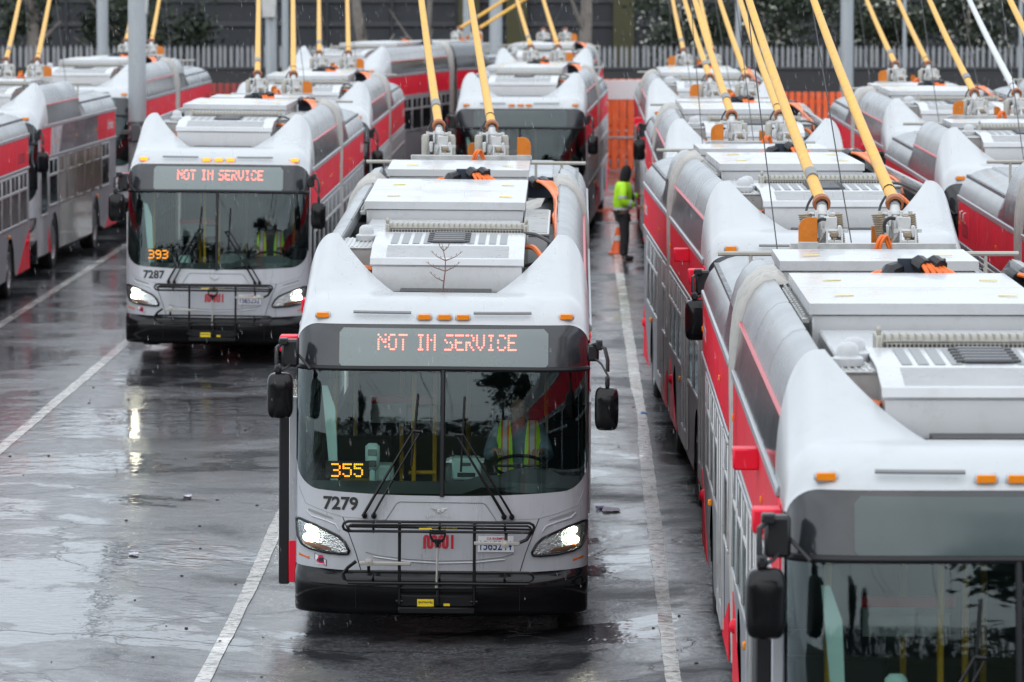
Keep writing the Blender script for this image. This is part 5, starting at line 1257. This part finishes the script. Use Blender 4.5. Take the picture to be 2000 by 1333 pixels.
def driver(busob, label, pale, masked):
    """seated driver, both hands on the wheel; local frame of the bus"""
    ob = empty("person", busob.matrix_basis @ V(.66, 1.98, .60)); ob.rotation_euler = busob.rotation_euler; tag(ob, label, "person")
    sk = "skin_pale" if pale else "skin"
    N = {'pel': (V(0, .05, .56), .14, .16), 'wst': (V(0, .06, .74), .12, .15), 'chs': (V(0, .03, .96), .12, .17), 'nk': (V(0, .01, 1.11), .058), 'n2': (V(0, -.01, 1.14), .055), 'hd': (V(0, -.03, 1.215), .08, .09), 'h2': (V(0, -.03, 1.305), .078, .09), 'h3': (V(0, -.02, 1.365), .045),
         'sr': (V(-.19, .02, 1.05), .055), 'er': (V(-.27, -.18, .83), .042), 'wr': (V(-.20, -.48, .93), .028), 'sl': (V(.19, .02, 1.05), .055), 'el': (V(.27, -.18, .83), .042), 'wl': (V(.20, -.48, .93), .028),
         'hr': (V(-.10, -.05, .50), .085), 'kr': (V(-.14, -.45, .50), .06), 'ar': (V(-.13, -.55, .10), .045), 'fr': (V(-.13, -.72, .05), .04), 'hl': (V(.10, -.05, .50), .085), 'kl': (V(.14, -.45, .50), .06), 'al': (V(.13, -.55, .10), .045), 'fl': (V(.13, -.72, .05), .04)}
    E = [('pel', 'wst'), ('wst', 'chs'), ('chs', 'nk'), ('nk', 'n2'), ('n2', 'hd'), ('hd', 'h2'), ('h2', 'h3'), ('chs', 'sr'), ('sr', 'er'), ('er', 'wr'), ('chs', 'sl'), ('sl', 'el'), ('el', 'wl'), ('pel', 'hr'), ('hr', 'kr'), ('kr', 'ar'), ('ar', 'fr'), ('pel', 'hl'), ('hl', 'kl'), ('kl', 'al'), ('al', 'fl')]
    child("body", skin_mesh("body", N, E, sk), ob)
    J = {k: (N[k][0], N[k][1] + .022, N[k][-1] + .022) for k in ('pel', 'wst', 'chs', 'sr', 'er', 'sl', 'el')}; J['wr'] = (V(-.21, -.42, .91), .045); J['wl'] = (V(.21, -.42, .91), .045); J['top'] = (V(0, .02, 1.08), .09, .12)
    child("shirt", skin_mesh("shirt", J, [('pel', 'wst'), ('wst', 'chs'), ('chs', 'top'), ('chs', 'sr'), ('sr', 'er'), ('er', 'wr'), ('chs', 'sl'), ('sl', 'el'), ('el', 'wl')], "shirt_blue" if pale else "cloth_black"), ob)
    P_ = {k: (N[k][0], N[k][1] + .02, N[k][-1] + .02) for k in ('pel', 'hr', 'kr', 'ar', 'hl', 'kl', 'al')}
    child("trousers", skin_mesh("trousers", P_, [('pel', 'hr'), ('hr', 'kr'), ('kr', 'ar'), ('pel', 'hl'), ('hl', 'kl'), ('kl', 'al')], "trousers"), ob)
    vs = None
    for s in (-1, 1):
        rows = []
        for z_, w0, w1, y in ((.60, .04, .19, -.145), (.80, .05, .19, -.150), (.98, .06, .20, -.155), (1.08, .07, .19, -.10), (1.14, .08, .17, -.01), (1.09, .08, .18, .12), (.9, .05, .19, .19)):
            rows.append([(s * (w0 + (w1 - w0) * t), y + (.05 * max(0, t - .6)), z_) for t in (0, .25, .5, .75, 1)])
        v_ = child("vest_panel", MB().grid(rows).grid([[(p[0], p[1] + .008, p[2] - .002) for p in r] for r in rows]).mesh("vest_panel", "hivis"), ob); vs = v_
        c_ = [(s * .125, y - .004, z_) for z_, y in ((.60, -.145), (.80, -.150), (.98, -.155), (1.08, -.10), (1.145, -.01))]
        child("reflective_band", MB().grid([[(p[0] - .020, p[1], p[2]) for p in c_], [(p[0] + .020, p[1], p[2]) for p in c_]]).mesh("reflective_band", "tape_silver"), v_)
        for q in (-.028, .028): child("orange_stripe", MB().grid([[(p[0] + q - .007, p[1] - .001, p[2]) for p in c_], [(p[0] + q + .007, p[1] - .001, p[2]) for p in c_]]).mesh("orange_stripe", "tape_orange"), v_)
        N_, E_ = hand((s * .20, -.48, .93), (-s * .35, -1, .1), (0, .2, 1)); child("hand", skin_mesh("hand", N_, E_, sk, 1), ob)
    child("hair", skin_mesh("hair", {'a': (V(0, .03, 1.27), .08, .075), 'b': (V(0, .015, 1.36), .092, .09), 'c': (V(0, -.015, 1.425), .075, .085), 'd': (V(0, -.02, 1.455), .03)}, [('a', 'b'), ('b', 'c'), ('c', 'd')], "hair_dark"), ob)
    child("nose", MB().lathe([(.001, -.145), (.012, -.135), (.018, -.11)], (0, 0, 1.285), 'y', 8).mesh("nose", sk), ob)
    for s in (-1, 1):
        child("eye", MB().lathe([(.001, -.114), (.006, -.112), (.008, -.10)], (s * .032, 0, 1.325), 'y', 8).mesh("eye", "hair_dark"), ob); child("ear", MB().lathe([(.001, s * .088), (.022, s * .085), (.026, s * .072)], (0, -.02, 1.30), 'x', 10).mesh("ear", sk), ob)
    if masked: child("face_mask", skin_mesh("face_mask", {'a': (V(0, -.075, 1.225), .05, .045), 'b': (V(0, -.085, 1.265), .062, .05), 'c': (V(0, -.085, 1.29), .05, .04)}, [('a', 'b'), ('b', 'c')], "mask_blue", 1), ob)
    else: child("mouth", MB().box(-.025, .025, -.122, -.11, 1.228, 1.238, .003).mesh("mouth", "collar"), ob)
    for o in ob.children:
        if o.name.split('.')[0] in ('hair', 'nose', 'eye', 'ear', 'face_mask', 'mouth'): o.location.z -= .055
    return ob
bpy.context.view_layer.update()
driver(B['C1'], "driver in blue shirt and yellow safety vest at the wheel of bus 7279", True, False)
driver(B['B1'], "driver in dark jacket, yellow vest and face mask inside bus 7287", False, True)

# ------------------------------------------------------------------ things in the cab of the nearest bus
def on_bus(bk, name, mb, m, label, cat, kids=()):
    ob = bpy.data.objects.new(name, mb.mesh(name, m)); COL.objects.link(ob); ob.location = B[bk].location; ob.rotation_euler = B[bk].rotation_euler; tag(ob, label, cat)
    for n_, k_, m_ in kids: child(n_, k_.mesh(n_, m_), ob)
    return ob
on_bus('C1', "transfer_machine", MB().box(.08, .34, .62, .82, 1.36, 1.56, .02), "teal_plastic", "pale ticket machine on the dashboard of bus 7279", "machine", [("slot", MB().box(.13, .29, .612, .621, 1.39, 1.43, .003), "black"), ("display", MB().box(.17, .25, .612, .621, 1.49, 1.52, .003), "steel_dark")])
on_bus('C1', "paper_stack", MB().box(.02, .36, .95, 1.20, 1.475, 1.49, .002).box(.05, .30, .98, 1.2, 1.4901, 1.50, .002), "paper", "loose white papers lying on the dashboard of bus 7279", "papers")
on_bus('C1', "card_reader", MB().box(-.70, -.57, .80, .88, 1.42, 1.66, .03).box(-.66, -.61, .82, .86, 1.1, 1.42, .01), "teal_plastic", "grey card reader with lit screen inside bus 7279", "reader", [("screen", MB().box(-.675, -.595, .792, .801, 1.55, 1.61, .004), "sign_panel"), ("keys", MB().box(-.67, -.60, .792, .801, 1.45, 1.51, .006), "steel_dark")])
on_bus('D1', "card_reader", MB().box(-.70, -.57, .80, .88, 1.42, 1.66, .03).box(-.66, -.61, .82, .86, 1.1, 1.42, .01), "teal_plastic", "grey card reader inside the bus cut off by the lower right corner", "reader", [("screen", MB().box(-.675, -.595, .792, .801, 1.55, 1.61, .004), "sign_panel")])
# bare twig on the roof cap
def twig():
    m = MB(); rnd = random.Random(3)
    pts = [(-.02, 1.02, 3.01), (-.01, 1.03, 3.10), (.0, 1.06, 3.19), (.0, 1.12, 3.28), (-.02, 1.2, 3.36), (-.04, 1.3, 3.43)]
    m.tube(pts, [.008, .007, .006, .005, .004, .002], 5)
    for i, s, ln in ((0, -1, .13), (0, 1, .11), (1, -1, .12), (2, 1, .12), (2, -1, .16), (3, 1, .14), (3, -1, .12), (4, 1, .06), (4, -1, .05)):
        p = Vector(pts[i]); q = p + Vector((s * ln * .6, .03, .03 * (1 if i else -.2))); r = q + Vector((s * ln * .5, .02, .05 if i else 0)); m.tube([p, q, r], [.005, .0035, .0015], 4)
        for t in (.3, .6, .85): a = p.lerp(r, t); m.tube([a, a + Vector((s * .008, 0, .018))], [.003, .001], 4)
    return m
on_bus('C1', "twig", twig(), "twig", "bare brown twig lying on the roof cap of bus 7279", "twig")

# ------------------------------------------------------------------ litter on the asphalt
def scrap(x, y, w_, h_, m, label, name="litter", seed=1):
    rnd = random.Random(seed); rows = []
    for i in range(6):
        rows.append([(x + w_ * (j / 6 - .5) + rnd.uniform(-.01, .01), y + h_ * (i / 5 - .5) + rnd.uniform(-.02, .02), gz(x, y) + .010 + rnd.uniform(0, .012)) for j in range(7)])
    o = bpy.data.objects.new(name, MB().grid(rows).mesh(name, m)); COL.objects.link(o); tag(o, label, "litter"); return o
def at(px_, py_):
    s = (py_ + 80) / (CAM_H - .05); D = FPX / s; return (px_ - 1125) / s, D
for px_, py_, w_, h_, m, lb, sd_ in ((1195, 997, .18, .35, "litter_white", "crumpled pale rag on the asphalt right of bus 7279", 2), (1172, 993, .08, .2, "litter_purple", "purple scrap beside the pale rag on the asphalt", 3), (1258, 820, .07, .2, "litter_blue", "small blue scrap on the asphalt by the right white line", 4), (362, 979, .08, .18, "litter_white", "pale wet scrap on the open asphalt left of bus 7279", 5), (255, 1090, .09, .15, "litter_white", "pale scrap in the left foreground of the wet asphalt", 6)):
    x_, y_ = at(px_, py_); scrap(x_, y_, w_, h_, m, lb, seed=sd_)
rnd = random.Random(11); pb = MB()
for k in range(170):
    x_, y_ = rnd.uniform(-8.5, 1.8), 38 + 30 * rnd.random() ** 1.6; r = rnd.uniform(.006, .02)
    pb.lathe([(r, 0), (r * .9, r * .5), (.001, r * .8)], (x_, y_, gz(x_, y_)), 'z', 5)
gv = bpy.data.objects.new("gravel", pb.mesh("gravel", "number_black")); COL.objects.link(gv); tag(gv, "scattered dark grit on the wet asphalt", kind="stuff")

# ------------------------------------------------------------------ trees
def leaves(centre, rad, n, size, rnd, clumps=14, shape=1.):
    m = MB(); C = []
    for k in range(clumps):
        d = Vector((rnd.gauss(0, 1), rnd.gauss(0, 1), rnd.gauss(0, 1))).normalized() * rnd.uniform(.35, .95); C.append((Vector(centre) + Vector((d.x * rad[0], d.y * rad[1], d.z * rad[2])), rnd.uniform(.22, .5)))
    for k in range(n):
        c_, q = C[rnd.randrange(clumps)]
        p = c_ + Vector((rnd.gauss(0, .5) * rad[0] * q, rnd.gauss(0, .5) * rad[1] * q, rnd.gauss(0, .5) * rad[2] * q))
        a = Vector((rnd.uniform(-1, 1), rnd.uniform(-1, 1), rnd.uniform(-1, 1))).normalized(); b_ = a.cross(Vector((rnd.uniform(-1, 1), rnd.uniform(-1, 1), rnd.uniform(-1, 1)))).normalized(); s = size * rnd.uniform(.6, 1.4)
        m.add([p - a * s, p + b_ * s * .5, p + a * s, p - b_ * s * .5], [(0, 1, 2, 3)])
    return m
def tree(name, x, y, h, rad, label, n=1400, size=.12, seed=1, trunk_r=.16, lean=0., leafm="leaf", barkm="bark", blossom=0, cat="tree", z0=0., cz=None, group=None, limbs=6):
    rnd = random.Random(seed); o = empty(name, (x, y, z0)); tag(o, label, cat, group); cz = h - rad[2] if cz is None else cz
    tp = [(0, 0, -.1), (lean * .3, 0, h * .25), (lean * .7, .05, h * .5), (lean, 0, h * .8), (lean * 1.1, 0, h * .95)]
    tk = part("trunk", ("tk", name, seed), lambda: MB().tube(tp, [trunk_r * q for q in (1.2, 1, .8, .45, .15)], 9), barkm, o)
    for k in range(limbs):
        t = rnd.uniform(.3, .8); p = Vector((lean * t * 1.2, 0, h * t)); a = rnd.uniform(0, 6.28); e = p + Vector((math.cos(a) * rad[0] * .8, math.sin(a) * rad[1] * .8, rnd.uniform(.4, 1.) * rad[2]))
        part("limb", ("lb", name, seed, k), lambda p=p, e=e: MB().tube([p, p.lerp(e, .5) + Vector((0, 0, -.1)), e], [trunk_r * .45, trunk_r * .28, trunk_r * .1], 6), barkm, o)
    if n: 
        co = child("crown", leaves((lean, 0, cz), rad, n, size, rnd).mesh("crown", leafm, 0, False), o)
        if blossom: child("blossom", leaves((lean, -.1, cz), rad, blossom, size * .8, rnd, 24).mesh("blossom", "petal", 0, False), o)
    return o
# flowering shrubs and trees behind the fence on the right
for k, (x, h, r, lb) in enumerate(((3.2, 4.9, 1.7, "dark shrub with sparse white blossom behind the fence, leftmost of the row"), (6.3, 5.4, 1.9, "dark shrub with white blossom behind the fence, second of the row"), (9.4, 5.3, 1.9, "dark shrub with white blossom above the far right row of buses"), (12.4, 5.4, 2.0, "dark shrub with white blossom at the upper right edge"))):
    tree("flowering_shrub", x, 156.5 + .4 * (k % 2), h, (r, 1.0, 1.35), lb, 2600, .10, 20 + k, .09, .1, "leaf_dark", blossom=230, cat="shrub", group="flowering shrubs behind the fence")
tree("bare_tree", -6.25, 155, 8, (1.4, .8, 1.6), "leaning bare tree trunk behind the fence left of the top centre", 0, .1, 31, .20, -.9, group="bare trees behind the fence", limbs=5)
tree("bare_tree", -5.0, 155.5, 8, (1.4, .8, 1.6), "thin bare tree behind the fence right of the leaning trunk", 0, .1, 32, .12, .5, group="bare trees behind the fence", limbs=4)
tree("bare_tree", .15, 155, 8, (1.2, .8, 1.5), "forked bare tree trunk behind the fence right of the slanting yellow poles", 0, .1, 33, .24, .25, group="bare trees behind the fence", limbs=6)
tree("evergreen_tree", -14.2, 157, 6.5, (2.4, 1.4, 2.2), "dark evergreen tree behind the fence at the upper left", 3200, .12, 34, .2, .2, "leaf_dark")
tree("evergreen_tree", -17.3, 156, 6.5, (1.2, 1.0, 1.8), "dark trunk and foliage at the very left edge behind the fence", 1200, .12, 35, .26, .1, "leaf_dark")

# ------------------------------------------------------------------ the street bank behind the photographer (seen in the windscreens)
bank = MB().grid([[(x, y, z_) for x in np.linspace(-80, 80, 17)] for y, z_ in ((6, -.02), (1, 3.6), (-1.5, 4.0), (-30, 4.2), (-120, 4.4))]).mesh("bank", "grass_bank", 60)
bo = bpy.data.objects.new("bank", bank); COL.objects.link(bo); tag(bo, "grassy bank behind the camera", kind="structure")
palisade("street_fence", -20, 24, -4., 4.0, 3.0, "dark railing on the bank, mirrored in the windscreens", .19, "fence_dark")
for k, (x, y, h, r) in enumerate(((6.5, -12, 17, 5.5), (14, -15, 16, 5.0), (23, -14, 15, 5.0), (-21, -18, 13, 2.0), (-15, -17, 11, 1.7))):
    tree("street_tree", x, y, h, (r, r, 5.0 if r > 3 else 4.5), ["broad dark street tree mirrored in the right half of the windscreen", "dark street tree beyond the railing, middle of three", "dark street tree farthest right beyond the railing", "slender dark cypress farthest left beyond the railing", "slender dark cypress left beyond the railing"][k], 2600, .5 if r > 3 else .35, 40 + k, .35, .3, "leaf_dark", "bark_dark", z0=4., cz=h - 5.0)

# far wood beyond the street (mirrored low in the windscreens): reads as one mass
rnd = random.Random(77); wd = MB()
for k in range(70):
    x = -95 + 190 * k / 69 + rnd.uniform(-2, 2); h = rnd.uniform(7, 11.5) * (1.25 if 5 < x < 40 else 1.)
    for q in range(60):
        p = Vector((x + rnd.gauss(0, 1.8), -62 + rnd.gauss(0, 2), 4 + h * rnd.random() ** .7)); a_ = Vector((rnd.uniform(-1, 1), rnd.uniform(-1, 1), rnd.uniform(-1, 1))).normalized(); b_ = a_.cross(Vector((rnd.uniform(-1, 1), .2, rnd.uniform(-1, 1)))).normalized(); s_ = rnd.uniform(.5, 1.3)
        wd.add([p - a_ * s_, p + b_ * s_ * .7, p + a_ * s_, p - b_ * s_ * .7], [(0, 1, 2, 3)])
wo_ = bpy.data.objects.new("far_wood", wd.mesh("far_wood", "leaf_dark", 0, False)); COL.objects.link(wo_); tag(wo_, "dark wood beyond the street behind the camera", kind="stuff")
# falling rain
rnd = random.Random(5); rn = MB()
for k in range(5000):
    y = 30 + 100 * rnd.random() ** 1.1; hw = y * .115; p = Vector((rnd.uniform(-hw, hw) - y * .013, y, rnd.uniform(0.3, 7.0))); ln = rnd.uniform(.02, .05) * (1 + y / 90); r = rnd.uniform(.0006, .0013) * (1 + y / 45)
    dv = Vector((.12, .02, -1)).normalized() * ln; u = Vector((1, 0, .12)) * r; v_ = Vector((0, r, 0))
    rn.add([p, p + dv * .75 + u, p + dv * .75 + v_, p + dv * .75 - u, p + dv * .75 - v_, p + dv], [(0, 1, 2), (0, 2, 3), (0, 3, 4), (0, 4, 1), (5, 2, 1), (5, 3, 2), (5, 4, 3), (5, 1, 4)])
ro_ = bpy.data.objects.new("rain", rn.mesh("rain", "rain", 0, False)); COL.objects.link(ro_); tag(ro_, "fine falling rain across the whole yard", kind="stuff")
